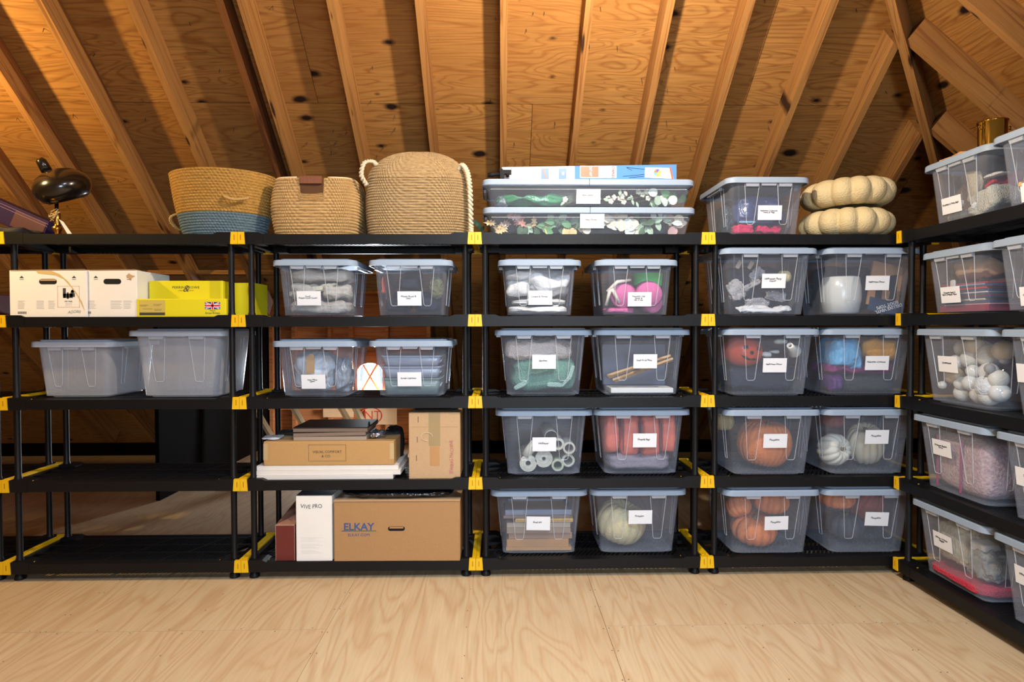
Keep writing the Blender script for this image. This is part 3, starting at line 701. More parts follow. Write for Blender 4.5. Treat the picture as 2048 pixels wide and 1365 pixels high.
# -- organizers
b = B['c2d']; oc = mat('organizer_plastic', C(150, 158, 176), .25, var=.1, spec=.7); og = mat('organizer_green', C(120, 138, 138), .3, var=.12, vs=30)
G = 'organizer trays'
for i, (z, h, m_, lb) in enumerate(((FL, .085, og, 'grey green organizer box at the bottom of its bin'), (FL+.088, .06, oc, 'blue grey organizer tray, middle of its stack'), (FL+.151, .055, oc, 'blue grey organizer tray, topmost of its stack'))):
    t = thing('organizer_tray', lb, 'tray', inside(b, 0, .22, z), 0, G)
    MB().loft([rrect(.28, .30, .02, 4, z=0), rrect(.30+.008*i, .32, .02, 4, z=h-.006), rrect(.294+.008*i, .314, .02, 4, z=h-.006), rrect(.274, .294, .02, 4, z=.004)]).build('tray_body', m_, t, True)
    MB().loft([rrect(.31+.008*i, .33, .02, 4, z=h-.006), rrect(.31+.008*i, .33, .02, 4, z=h)]).build('tray_lid', m_, t)
# -- curtains
b = B['c3a']; wc = fab('white_curtain', (226, 224, 222), .35, 70, .04)
G = 'white curtains and throws in one bin'
for i, (x, z, d, lb, sd, am) in enumerate(((-.005, FL, (.325, .33, .05), 'flat folded white curtain at the very bottom of the curtain bin', 1, .010), (0, FL+.048, (.30, .29, .04), 'second folded white curtain from the bottom', 2, .011),
        (-.115, FL+.09, (.15, .28, .11), 'crumpled white throw at left of the curtain label', 3, .024), (.05, FL+.09, (.265, .32, .15), 'big draped white curtain on the upper right of the curtain bin', 4, .030), (-.10, FL+.178, (.18, .26, .07), 'pale see-through curtain at upper left', 5, .018))):
    put(b, 'curtain', lb, 'curtain', x, .20, z, d, wc, seed=sd+10, amp=am, freq=8, group=G, nu=60, nv=36)
# -- felt baskets
b = B['c3b']; pk = fab('pink_felt', (222, 112, 168), .3, 120, .06); gn = fab('green_felt', (92, 220, 110), .3, 120, .05); cr = fab('cream_strap', (232, 220, 208), .2)
def felt(label, m_, lx, ly, lz, r, h, rot, strap, grp='felt baskets'):
    t = thing('felt_basket', label, 'basket', inside(b, lx, ly, lz), group=grp, rot=rot)
    MB().lathe([(r*.85, 0), (r*.95, .01), (r, h), (r-.004, h), (r*.9, .008)], 28).build('basket_body', m_, t, True)
    if strap: MB().tube([(r*math.cos(a), 0, h-.02+r*1.1*math.sin(a)) for a in [PI*i/14 for i in range(15)]], .009, 6).build('strap_handle', cr, t, True)
    return t
felt('pink felt basket with a stitched letter, on its side at right of bin', pk, .085, .085, FL+.105, .074, .12, (-1.40, .1, 0), False)
felt('pink felt basket at left of the valentine label with cream handles', pk, -.065, .085, FL+.098, .070, .12, (-1.40, 0, -.3), False)
felt('pink felt basket lying at the bottom right', pk, .115, .11, FL+.060, .058, .12, (-1.5, 0, .3), False)
felt('bright green felt basket on top of the pink ones', gn, .10, .21, FL+.155, .085, .075, (0, 0, 0), False)
put(b, 'pink_felt_piece', 'pink felt lying flat at the bottom left of the basket bin', 'felt', -.07, .20, FL, (.16, .24, .04), pk, seed=3, amp=.01)
for i, (a_, c_, lb) in enumerate((((-.15, .135), (-.02, .20), 'cream strap running up to the right'), ((-.155, .06), (-.10, .17), 'cream strap looped at far left'), ((-.085, .075), (-.13, .16), 'cream strap crossing the left pink basket'))):
    o = MB().tube([inside(b, a_[0], .075, a_[1]), inside(b, (a_[0]+c_[0])/2-.01, .066, (a_[1]+c_[1])/2+.02), inside(b, c_[0], .085, c_[1])], [.009, .011, .008], 6).build('felt_strap', cr, None, True)
    tag(o, lb, 'strap', 'cream felt straps')
# -- blankets
b = B['c3c']; mt = mat('mint_crochet', C(124, 172, 152), .9, var=.25, vs=160, bump=1.0, bs=170, dark=C(74, 118, 104)); fz_ = mat('white_fleece', C(222, 204, 194), .95, var=.15, vs=120, bump=1, bs=150)
G = 'blankets in the labelled bin'
put(b, 'crochet_blanket', 'mint green crocheted blanket filling the blankets bin', 'blanket', 0, .235, FL, (.375, .33, .205), mt, seed=2, amp=.022, freq=5, fine=.004, nu=90, nv=50)
put(b, 'fleece_blanket', 'fluffy off-white blanket above the mint one', 'blanket', -.02, .22, FL+.17, (.38, .30, .13), fz_, seed=5, amp=.022, freq=6, fine=.008, nu=80, nv=40)
for i, (x, z, a) in enumerate(((-.115, .045, .5), (.06, .045, -.05), (.135, .07, .9), (.165, .12, 1.25))):
    o = put(b, 'crochet_fringe', ['pale scalloped blanket edge at lower left', 'pale scalloped blanket edge at bottom centre', 'pale scalloped blanket edge at lower right', 'pale scalloped blanket edge at far right'][i], 'blanket edge', x, .058+.004*i, z, (.085, .02, .03), mat('pale_mint', C(176, 210, 198), .9, var=.2, vs=200, bump=1, bs=200), seed=i, amp=.006, rot=(0, -a, 0), group='scalloped edges of the mint blanket', nu=24, nv=12)
# -- small art and plates
b = B['c3d']; gd = wood('gilt_wood', srgb(206, 168, 116), srgb(160, 118, 70), srgb(70, 40, 20), (1, 12, 12), ring=5, streak=.4)
for i in range(6):
    a = inside(b, -.175+.01*i, .10+.022*(i % 3), .105-.012*(i//2)-.012*(i % 2)); c = inside(b, .165+.004*i, .075+.022*(i % 3), .215-.011*(i//2)-.006*(i % 2))
    o = MB().tube([a, (a+c)/2, c], .0082, 4).build('frame_strip', gd)
    tag(o, ['topmost gilt frame strip', 'second gilt frame strip', 'third gilt frame strip from the top', 'fourth gilt frame strip', 'fifth gilt frame strip', 'lowest gilt frame strip'][i]+' leaning in its bin', 'frame strip', 'gilt frame strips leaning in a bin')
t = crate('white_box', 'flat white box lying on the floor of the small art and plates bin', 'box', inside(b, .01, .22, FL), (.34, .30, .026), WCARD)
t = crate('dark_picture', 'dark grey picture backs filling the small art and plates bin', 'picture', inside(b, .0, .30, FL+.03), (.36, .12, .23), mat('slate_board', C(92, 96, 116), .5, var=.1, vs=5))
# -- wallpaper rolls
b = B['c3e']; wp = mat('wallpaper_white', C(218, 214, 200), .5, var=.06, vs=20); wpg = mat('wallpaper_green', C(150, 164, 128), .5, var=.3, vs=40, dark=C(196, 200, 180)); film = mat('film_wrapped_paper', C(206, 202, 188), .22, var=.12, bump=.6, bs=50)
def roll(label, lx, lz, r, ri, m_, ly=.07, L=.30, rz=0, rx=0):
    t = thing('wallpaper_roll', label, 'wallpaper roll', inside(b, lx, ly, lz), group='wallpaper rolls', rot=(-PI/2+rx, 0, rz))
    prof = []
    MB().lathe([(ri, 0), (r-.001, 0), (r, .002), (r, L), (ri, L)], 28, cap0=False, cap1=False).lathe([(ri, L), (ri, .0)], 28, cap0=False, cap1=False).build('paper', m_, t, False)
    for q in (.45, .75): 
        rr = ri+(r-ri)*q; MB().tube([(rr*math.cos(a*PI/12)*(1+.02*math.sin(a)), rr*math.sin(a*PI/12), -.0006) for a in range(25)], .0011, 4).build('paper_layer', wp if m_ is not wp else film, t)
roll('film wrapped wallpaper roll at lower left', -.085, FL+.048, .047, .014, film)
roll('film wrapped wallpaper roll at bottom centre', .0, FL+.072, .048, .010, film)
roll('green patterned wallpaper roll at the bottom', .075, FL+.036, .034, .022, wpg)
roll('pale wallpaper roll at lower right', .135, FL+.055, .036, .024, wp, ly=.10)
roll('open white wallpaper roll at right', .137, FL+.128, .034, .024, wp)
roll('open white wallpaper roll right of the label', .078, FL+.150, .033, .021, wp)
roll('loosely curled wallpaper roll top of the pile', .04, FL+.19, .036, .033, wp)
o = MB().tube([inside(b, -.10, .09, .10), inside(b, -.045, .08, .17)], .026, 16).build('wallpaper_tube', wp, None, True); tag(o, 'slim white wallpaper tube leaning left of the label', 'wallpaper roll', 'wallpaper rolls')
# -- sleeping bags
b = B['c3f']; co = mat('coral_nylon', C(214, 104, 84), .6, var=.08, bump=.5, bs=25); gy = fab('grey_plush', (140, 132, 146), .6, 80)
for i, x in enumerate((-.15, -.052, .060, .155)):
    t = thing('sleeping_bag', ['coral sleeping bag roll at the far left', 'coral sleeping bag roll second from the left', 'coral sleeping bag roll third from the left', 'coral sleeping bag roll at the far right'][i], 'sleeping bag', inside(b, x, .205, FL+.072+(.02 if i in (0, 3) else 0)), 0, 'rolled coral sleeping bags')
    link('rolled_bag', blob_mesh('rolled_bag', (.122 if 0 < i < 3 else .098, .30, .245 if 0 < i < 3 else .225), co, i, .010, 8, .4, fine=.001), t)
    MB().box(-.003, .003, -.149, -.146, .02, .19).build('tie_cord', mat('plum_cord', C(96, 44, 56), .7), t, loc=(.056 if i < 3 else -.05, 0, 0))
put(b, 'plush_blanket', 'grey plush blanket under the coral sleeping bags', 'blanket', .0, .21, FL, (.36, .32, .10), gy, seed=4, amp=.014)
# -- small art stack
b = B['c3g']
art = [(.018, .355, (196, 146, 92), .0), (.042, .335, (190, 140, 88), -.005), (.034, .345, (158, 122, 96), .01), (.030, .345, (150, 128, 108), .0), (.026, .345, (172, 156, 138), .0), (.014, .315, (222, 176, 96), .03), (.010, .31, (226, 184, 108), .03), (.016, .36, (128, 104, 92), -.01), (.028, .36, (126, 132, 150), 0)]
nm = ['thin tan frame at the very bottom', 'tan wooden frame second from the bottom', 'brown frame third from the bottom', 'taupe frame in the middle', 'pale grey frame above the taupe one', 'gold rope-edged frame', 'upper gold rope-edged frame', 'dark brown frame above the gold ones', 'blue grey frame on top']
z = FL
for i, (h, w_, c, dx) in enumerate(art):
    fm_ = mat('art_frame_%d' % i, C(*c), .5, var=.1, vs=20, stretch=(1, 12, 12))
    t = thing('picture_frame', nm[i]+' of the small art stack', 'picture frame', inside(b, dx, .215, z), 0, 'frames in the small art bin')
    MB().box(-w_/2, w_/2, -.14+.006*(i % 3), -.12+.006*(i % 3), 0, h-.001).box(-w_/2, w_/2, .10, .12, 0, h-.001).box(-w_/2, -w_/2+.02, -.12, .10, 0, h-.001).box(w_/2-.02, w_/2, -.12, .10, 0, h-.001).build('frame_moulding', fm_, t)
    MB().box(-w_/2+.02, w_/2-.02, -.12, .10, h*.3, h*.5).build('backing', KRAFT, t)
    if c[0] > 215:
        bd = MB()
        for k_ in range(20): bd.box(-w_/2+.01+k_*.0148, -w_/2+.019+k_*.0148, -.146+.006*(i % 3), -.14+.006*(i % 3), .002, h-.003)
        bd.build('rope_edge', fm_, t)
    z += h
# -- pumpkins
def pumpkin(label, loc, R, H, n, m_, stem=None, rot=None, depth=.10, grp=None, name='pumpkin', nu=None, face=False, e=1, sharp=1.0, wob=.03, seed=0, cat='pumpkin'):
    nu = nu or n*8; nv = 26
    u = np.linspace(0, 2*PI, nu, endpoint=False); v = np.linspace(-PI/2, PI/2, nv); V, U = np.meshgrid(v, u, indexing='ij')
    rib = np.abs(np.sin(U*n/2+.25*np.sin(U*3+seed)))**(.55*sharp)
    k_ = (1-depth)+depth*rib; k_ = k_*(1+wob*np.sin(U*2+seed))
    r = R*np.abs(np.cos(V))**(.72*e)*k_
    zz = H/2*np.sin(V)*(1-.30*np.exp(-(np.cos(V)/.28)**2))*(.93+.07*rib)+H/2
    P = np.stack([r*np.cos(U), r*np.sin(U), zz-H/2], -1)
    t = thing(name, label, cat, loc, group=grp, rot=rot or (0, 0, seed))
    link('shell', gridmesh(P, 'shell', m_, cu=True), t)
    if stem: 
        h0 = H/2*.66
        MB().tube([(0, 0, h0), (.003, 0, h0+stem*.5), (.012, .004, h0+stem)], [R*.16, R*.09, R*.10], 8).build('stem', mat('pumpkin_stem', C(120, 104, 66), .8), t, True)
    return t
cream = mat('cream_rind', C(222, 204, 156), .7, var=.08, bump=.5, bs=80)
orange = mat('orange_rind', C(226, 128, 62), .65, var=.10, bump=.5, bs=70)
whiter = mat('white_rind', C(228, 222, 206), .55, var=.05, bump=.2, bs=60)
pumpkin('large cream faux pumpkin in its bin, turned on its side', inside(B['c3h'], -.06, .205, FL+.115), .142, .23, 16, cream, None, rot=(.2, .25, .3), depth=.035)
pumpkin('big orange pumpkin with fine ribs behind the label', inside(B['c4f'], .03, .205, FL+.137), .150, .268, 26, orange, .02, rot=(.1, .12, .3), depth=.018)
pumpkin('pale cream pumpkin at the upper left behind the big orange one', inside(B['c4f'], -.15, .345, FL+.235), .062, .11, 10, cream, None, rot=(0, 0, 0), depth=.06)
pumpkin('white ribbed pumpkin at left, lying on its side', inside(B['c4g'], -.118, .175, FL+.100), .090, .155, 12, whiter, .02, rot=(1.35, .2, .3), depth=.14)
pumpkin('taller creamy white pumpkin behind the label', inside(B['c4g'], .075, .205, FL+.128), .103, .23, 14, mat('ivory_rind', C(218, 206, 178), .6, var=.06), .02, rot=(.25, -.35, .4), depth=.10)
pumpkin('red brown pumpkin at the back behind the white ones', inside(B['c4g'], -.04, .335, FL+.24), .07, .09, 10, mat('rust_rind', C(150, 62, 44), .7), None, depth=.08)
G = 'small orange pumpkins in the bottom bin'
pumpkin('orange ribbed pumpkin at the bottom centre, lowest of three', inside(B['c4h'], -.03, .19, FL+.085), .128, .165, 14, orange, .02, rot=(.15, 0, .3), depth=.11, grp=G)
pumpkin('rough orange pumpkin at the upper left of three', inside(B['c4h'], -.125, .17, FL+.215), .072, .115, 12, orange, .02, rot=(-.5, .3, .8), depth=.12, grp=G)
pumpkin('orange ribbed pumpkin at the upper right of three', inside(B['c4h'], .07, .21, FL+.235), .105, .135, 14, orange, None, rot=(.1, .1, .1), depth=.11, grp=G)
pumpkin('half hidden orange pumpkin under the lid at left', inside(B['c4i'], -.10, .18, FL+.255), .10, .10, 12, orange, None, depth=.10, rot=(.1, 0, .2))
pumpkin('dim red orange pumpkin behind the label at right', inside(B['c4i'], .115, .25, FL+.19), .085, .20, 12, mat('dim_red_rind', C(168, 70, 50), .7), .02, rot=(.3, .3, .2), depth=.10)
pumpkin('black painted pumpkin at the bottom of the corner bin', inside(B['c4i'], -.01, .24, FL+.08), .10, .15, 12, mat('black_rind', C(66, 66, 78), .6), .02, depth=.10)
pumpkin('dark brown pumpkin high at the back of the corner bin', inside(B['c4i'], .04, .33, FL+.26), .07, .09, 12, mat('brown_rind', C(130, 60, 34), .7), None, depth=.10)
# -- top shelf costumes bin
b = B['c4a']; nv_ = mat('navy_bag_plastic', C(64, 78, 122), .25, var=.3, bump=.7, bs=30, spec=.7); pkf = fab('hot_pink_cloth', (206, 40, 92), .4, 60)
put(b, 'costume_bag', 'dark blue plastic costume bag behind the top shelf label', 'bag', .02, .27, FL+.04, (.31, .30, .20), nv_, seed=2, amp=.03, freq=9)
put(b, 'pink_cloth', 'hot pink cloth at left bottom of the top shelf bin', 'cloth', -.105, .10, FL, (.11, .08, .055), pkf, seed=3, amp=.014, freq=18, group='hot pink cloths')
put(b, 'pink_cloth', 'hot pink cloth at bottom centre of the top shelf bin', 'cloth', .03, .10, FL, (.14, .08, .05), pkf, seed=5, amp=.018, freq=18, group='hot pink cloths')
put(b, 'light_blue_card', 'light blue strip above the pink cloth', 'card', -.09, .072, FL+.057, (.09, .012, .012), mat('light_blue_card', C(130, 180, 214), .6), seed=1, amp=.001, nu=16, nv=8)
put(b, 'wig_bag', 'clear bag with dark wig at the left back', 'bag', -.12, .33, FL, (.09, .22, .20), mat('dark_wig_bag', C(70, 84, 96), .25, var=.3, bump=.7, bs=40), seed=8, amp=.02)
# -- party decor
b = B['c4b']; gz = fab('grey_gauze', (176, 172, 176), 1, 120, .2); wt_ = fab('white_cloth', (232, 230, 230), .4, 50, .04); dk = fab('charcoal_cloth', (52, 54, 66), .5, 50)
put(b, 'dark_cloth', 'charcoal cloth filling the back of the party decor bin', 'cloth', 0, .28, FL, (.37, .22, .27), dk, seed=3, amp=.02)
for i, (x, z, d, r) in enumerate(((-.115, .09, (.10, .06, .12), .5), (-.02, .035, (.15, .05, .07), .1), (.07, .08, (.12, .06, .06), -.2), (.0, .20, (.10, .05, .07), .8), (-.06, .15, (.13, .05, .035), .5))):
    put(b, 'gauze', 'grey gauze scrap '+['at the left', 'at the bottom centre', 'at the right below the label', 'standing up above the label', 'crossing left of the label'][i], 'gauze', x, .115+.02*(i % 2), z, d, gz, seed=i+20, amp=.022, freq=20, rot=(0, -r, 0), group='grey gauze scraps in the party decor bin')
put(b, 'white_cloth', 'white cloth along the bottom of the party decor bin', 'cloth', .0, .10, FL, (.30, .07, .05), wt_, seed=9, amp=.022, freq=14)
pumpkin('small beige gourd at the upper right behind the party label', inside(b, .13, .14, FL+.205), .038, .07, 9, cream, None, depth=.05, name='gourd', cat='gourd')
for i, (x, z) in enumerate(((-.14, .26), (-.075, .255))):
    put(b, 'paper_bat', 'pale paper scrap hanging near the lid, '+['left one', 'right one'][i], 'paper', x, .12, z, (.03, .02, .05), fab('pale_paper', (190, 176, 158)), seed=i, amp=.008, rot=(0, .5, 0), group='paper scraps near the lid', nu=20, nv=12)
# -- vase and boot tops
b = B['c4c']; wv = mat('white_glaze', C(222, 220, 214), .25, var=.05, spec=.7)
t = thing('white_vase', 'shiny white barrel vase beside the boot tops package', 'vase', inside(b, -.085, .18, FL))
MB().lathe([(.07, 0), (.09, .01), (.103, .08), (.104, .14), (.094, .20), (.088, .205), (.085, .20), (.09, .13), (.08, .02)], 36).build('vase_body', wv, t, True)
t = thing('boot_tops_package', 'tan and black costume package with upside-down lettering', 'package', inside(b, .085, .085, FL+.005), rot=(-.12, .22, 0))
MB().box(-.085, .085, .0, .012, .03, .275).build('bag_body', mat('tan_print', C(184, 134, 92), .4, var=.06), t)
bk_ = mat('black_print', C(30, 32, 42), .35)
MB().add([(-.02, -.001, .20), (.055, -.001, .225), (.07, -.001, .10), (.055, -.001, .045), (.025, -.001, .045), (.03, -.001, .12), (.0, -.001, .17)], [(0, 6, 5, 4, 3, 2, 1)]).add([(-.07, -.001, .17), (-.015, -.001, .175), (-.01, -.001, .045), (-.045, -.001, .045), (-.05, -.001, .12)], [(0, 4, 3, 2, 1)]).build('printed_boot', bk_, t)
o = text('DELUXE VINYL\nBOOT TOPS', .0235, mat('white_print', C(226, 220, 222), .5), t, (.030, -.0035, .040), (PI/2, PI-.5, 0), 0, False, 'CENTER', 'printed_title', bold=.0006)
MB().box(-.075, .12, -.0015, .010, .0, .075).build('navy_header', mat('navy_print', C(38, 58, 88), .5), t)
put(b, 'black_cape', 'black cape behind the vase', 'cape', 0, .33, FL, (.34, .15, .28), dk, seed=5, amp=.02)
# -- pumpkin pail bin
b = B['c4d']; po = mat('orange_plastic', C(224, 84, 48), .35, var=.05)
t = thing('pumpkin_pail', 'round orange pumpkin-face pail at upper left', 'pail', inside(b, -.095, .19, .235), rot=(0, .15, 0))
nv2 = 24; u = np.linspace(0, 2*PI, 48, endpoint=False); v = np.linspace(-PI/2, PI/2, nv2); V, U = np.meshgrid(v, u, indexing='ij')
r = .107*np.cos(V)**.9*(1+.015*np.cos(U*10)); link('pail_body', gridmesh(np.stack([r*np.cos(U), r*np.sin(U), .083*np.sin(V)], -1), 'pail_body', po, cu=True), t)
def face(pts, off=0): return [Vector((x_, -math.sqrt(max(0, .111**2-x_*x_-(z_*1.3)**2))-.001, z_)) for x_, z_ in pts]
fc = MB()
fc.add(face([(-.012, .035), (-.035, .03), (-.032, .012), (-.008, .016)]), [(0, 1, 2, 3)]); fc.add(face([(.045, .035), (.068, .03), (.062, .012), (.04, .016)]), [(0, 1, 2, 3)])
fc.add(face([(.012+.011*math.cos(a), -.003+.011*math.sin(a)) for a in [k_*PI/5 for k_ in range(10)]]), [tuple(range(10))])
fc.add(face([(-.045, -.02), (-.02, -.04), (.01, -.046), (.04, -.043), (.065, -.028), (.045, -.035), (.03, -.03), (.02, -.036), (0, -.034), (-.01, -.028), (-.03, -.026)]), [(0, 1, 2, 3, 4, 5, 6, 7, 8, 9, 10)])
fc.build('printed_face', bk_, t)
wh = mat('white_plastic', C(222, 220, 214), .35, var=.05)
t = thing('white_megaphone', 'white plastic horn-shaped piece at right of the pail bin', 'decoration', inside(b, .155, .10, .235), rot=(1.2, -.2, -.6))
MB().lathe([(.036, 0), (.036, .01), (.02, .05), (.016, .10), (.01, .10), (.012, .05), (.03, .006)], 24).build('horn_body', wh, t, True)
for i, (x, z, dx) in enumerate(((.02, .20, .06), (.105, .27, .08), (.075, .215, .07))):
    put(b, 'bone_piece', ['pale plastic piece above the label', 'grey white plastic piece under the lid', 'white plastic piece left of the horn'][i], 'decoration', x, .14+.02*i, z, (dx, .05, .035), wh, seed=i, amp=.006, e=.8, group='white plastic pieces near the pail')
put(b, 'dark_fabric_heap', 'dark navy fabric filling the bottom of the pail bin', 'cloth', 0, .26, FL, (.38, .24, .15), fab('navy_cloth', (44, 50, 68), .3), seed=4, amp=.015)
# -- costumes bin
b = B['c4e']; lb_ = mat('sky_blue_satin', C(108, 176, 222), .35, var=.08, bump=.6, bs=35); og_ = fab('orange_felt', (204, 142, 48), .5, 60); pu = mat('magenta_satin', C(138, 36, 110), .4, var=.25, bump=.6, bs=30)
put(b, 'costume', 'sky blue satin costume at the upper left', 'costume', -.10, .17, FL+.13, (.17, .24, .17), lb_, seed=3, amp=.022, freq=9)
put(b, 'costume', 'sky blue satin sleeve fold in front of the blue costume', 'costume', -.045, .11, FL+.12, (.10, .08, .14), lb_, seed=8, amp=.018, freq=12, e=.6)
put(b, 'costume', 'orange felt costume at the upper right', 'costume', .085, .17, FL+.165, (.20, .24, .14), og_, seed=4, amp=.018, freq=8)
put(b, 'costume', 'magenta satin costume under the blue and orange ones', 'costume', 0, .21, FL+.09, (.38, .26, .08), pu, seed=6, amp=.020, freq=10)
put(b, 'costume', 'black furry costume at the bottom of the costumes bin', 'costume', .04, .19, FL, (.30, .26, .10), mat('black_fur', C(58, 62, 74), .6, var=.5, vs=90, bump=1, bs=120, stretch=(1, 1, 3)), seed=7, amp=.016, freq=12, fine=.006)
put(b, 'costume', 'purple costume at the bottom left', 'costume', -.14, .17, FL, (.09, .20, .10), mat('purple_satin', C(84, 40, 110), .4, var=.2, bump=.5), seed=9, amp=.014)

# -- right wall bins
b = B['r1a']; kn = mat('cream_knit', C(206, 200, 184), .95, var=.18, vs=140, bump=1, bs=150); bur = fab('burgundy_felt', (116, 30, 58), .4); redf = fab('red_felt', (190, 30, 44), .4)
put(b, 'knit_stocking', 'cream cable-knit stocking at the right of the stockings bin', 'stocking', .10, .15, FL, (.20, .18, .15), kn, seed=3, amp=.02, freq=7, fine=.004, rot=(0, -.25, 0))
put(b, 'knit_stocking', 'fluffy cream stocking lying along the bottom', 'stocking', -.06, .14, FL, (.26, .16, .075), kn, seed=5, amp=.018, freq=9, fine=.005)
put(b, 'pompom', 'white pompom at the left behind the label', 'pompom', -.13, .105, FL+.07, (.07, .06, .06), fab('white_wool', (236, 234, 228), 1, 150), seed=1, amp=.008, e=1, group='white pompoms', fine=.004)
put(b, 'pompom', 'white pompom at the bottom centre', 'pompom', .03, .075, FL+.03, (.07, .05, .065), fab('white_wool', (236, 234, 228), 1, 150), seed=2, amp=.008, e=1, group='white pompoms', fine=.004)
put(b, 'canvas_bag', 'beige canvas gift bag standing in the middle', 'bag', -.015, .10, FL+.085, (.105, .05, .18), fab('beige_canvas', (186, 172, 150)), seed=4, amp=.014, freq=9)
put(b, 'burgundy_stocking', 'burgundy stocking behind the canvas bag', 'stocking', .06, .22, FL+.11, (.26, .16, .12), bur, seed=6, amp=.018)
put(b, 'burgundy_stocking', 'burgundy stocking piece at the left back', 'stocking', -.12, .24, FL+.06, (.12, .16, .16), bur, seed=7, amp=.018)
put(b, 'red_ribbon', 'red ribbon on the burgundy stocking', 'ribbon', .085, .115, FL+.155, (.07, .03, .025), redf, seed=8, amp=.008, rot=(0, -.35, 0))
put(b, 'white_cuff', 'white folded cuff near the top', 'cuff', .10, .13, FL+.20, (.13, .06, .02), fab('white_wool', (236, 234, 228), 1, 150), seed=9, amp=.006)
put(b, 'navy_cloth', 'dark blue cloth at the back of the stockings bin', 'cloth', -.01, .33, FL+.12, (.36, .16, .17), fab('deep_blue', (52, 64, 92)), seed=10, amp=.02)
b = B['r1b']; plw = wood('pale_cutout_wood', srgb(226, 172, 118), srgb(200, 140, 90), srgb(120, 70, 40), (1, 10, 10), ring=4, streak=.2)
t = thing('wooden_cutout', 'pale wooden cross-shaped cut-out in the bin at the top right edge', 'wooden sign', inside(b, -.10, .10, FL))
MB().box(-.05, .14, 0, .012, 0, .035).box(-.045, -.015, 0, .012, .035, .11).box(-.08, .02, 0, .012, .065, .082).build('cutout_body', plw, t)
t = thing('wooden_cutout', 'slanted pale wooden bar leaning in the top right bin', 'wooden sign', inside(b, -.10, .12, FL+.13), rot=(0, 0, -PI/2))
MB().box(-.01, .15, 0, .012, -.012, .012, Matrix.Rotation(-.6, 4, 'Y')).build('cutout_bar', plw, t)
put(b, 'white_paper_wrap', 'white tissue paper wrap near the lid of the top right bin', 'paper', .02, .17, FL+.20, (.36, .18, .10), mat('tissue', C(226, 220, 212), .7), seed=5, amp=.014)
put(b, 'folded_cloth', 'blue grey cloth at the back of the top right bin', 'cloth', 0, .30, FL, (.36, .18, .19), fab('blue_grey_cloth', (130, 136, 160)), seed=2, amp=.014)
b = B['r2a']; rd = mat('red_wrap', C(170, 24, 52), .4, var=.15)
put(b, 'kraft_paper', 'crumpled kraft paper bag on top of the flat packs', 'paper bag', -.01, .20, FL+.17, (.32, .28, .12), mat('kraft_paper_sheet', C(168, 132, 98), .8, var=.1), seed=3, amp=.030, freq=7)
zz = FL
pk_ = [(.032, .36, (150, 22, 52), 'thick crimson flat pack at the bottom'), (.006, .33, (210, 150, 160), 'pale pink sheet pack'), (.016, .35, (70, 78, 104), 'slate flat pack'), (.008, .31, (206, 198, 176), 'cream card pack'), (.012, .34, (60, 70, 100), 'navy flat pack'), (.005, .35, (150, 40, 60), 'thin red sheet pack'), (.010, .36, (64, 84, 98), 'dark teal flat pack'), (.006, .30, (214, 212, 214), 'white card pack'), (.014, .34, (58, 64, 92), 'ink blue flat pack'), (.008, .33, (196, 44, 52), 'bright red sheet pack'), (.010, .36, (66, 60, 84), 'plum flat pack'), (.006, .28, (132, 160, 200), 'pale blue card pack'), (.008, .34, (170, 40, 60), 'topmost red flat pack')]
for i, (h, w_, c, lb) in enumerate(pk_):
    crate('paper_pack', lb+' in the wrapping paper stack', 'paper pack', inside(b, (-.01, .012, .0)[i % 3], .20, zz), (w_*.86, .29, h*.86), mat('pack_%d' % i, C(*c), .35, var=.1), rz=-PI/2, group='flat packs of wrapping paper', bev=.001); zz += h+.0008
put(b, 'paper_tag', 'white paper tag above the label', 'paper', -.08, .052, FL+.12, (.04, .006, .055), mat('tissue', C(226, 220, 212), .7), seed=1, amp=.001, nu=20, nv=12)
b = B['r2b']; furw = mat('white_fur', C(232, 232, 232), .95, var=.08, vs=80, bump=1, bs=90)
put(b, 'fur_gnome', 'white fur gnome standing at the left of the right edge bin', 'soft toy', -.10, .12, FL, (.13, .12, .15), furw, seed=3, amp=.014, freq=12, e=.8, fine=.006)
put(b, 'fur_gnome', 'white fur gnome head on the fur body', 'soft toy', -.07, .11, FL+.12, (.075, .08, .09), furw, seed=6, amp=.010, freq=12, e=.9, fine=.005)
t = crate('cream_gift_box', 'cream gift box with a red flower and garland print', 'box', inside(b, 0, .23, FL+.185), (.345, .24, .073), mat('cream_box', C(236, 230, 204), .6), rz=-PI/2)
gl = MB()
for k_ in range(16): gl.box(-.165+k_*.0205, -.155+k_*.0205, -.1215, -.1200, .048-.008*math.sin(k_*.9), .055-.008*math.sin(k_*.9))
gl.build('printed_garland', mat('garland_print', C(120, 130, 108), .7), t); MB().lathe([(.0, 0), (.014, .0005), (.0, .001)], 8, Matrix.Translation((-.02, -.121, .06)) @ Matrix.Rotation(PI/2, 4, 'X')).build('printed_flower', rd, t)
for i in range(4):
    o = MB().tube([inside(b, -.16+.03*i, .10, FL+.275), inside(b, -.135+.03*i, .09, FL+.315)], .006, 8).build('candy_stick', mat('candy_red', C(196, 60, 70), .3, var=.6, vs=120, dark=C(230, 200, 200)), None, True); tag(o, 'red and white candy stick on the cream gift box, '+['leftmost', 'second from left', 'third from left', 'rightmost'][i], 'candy stick', 'candy sticks on the gift box')
put(b, 'teal_cloth', 'teal cloth at the back of the gnome bin', 'cloth', .04, .28, FL, (.34, .20, .17), fab('teal_cloth', (62, 96, 104)), seed=4, amp=.015)
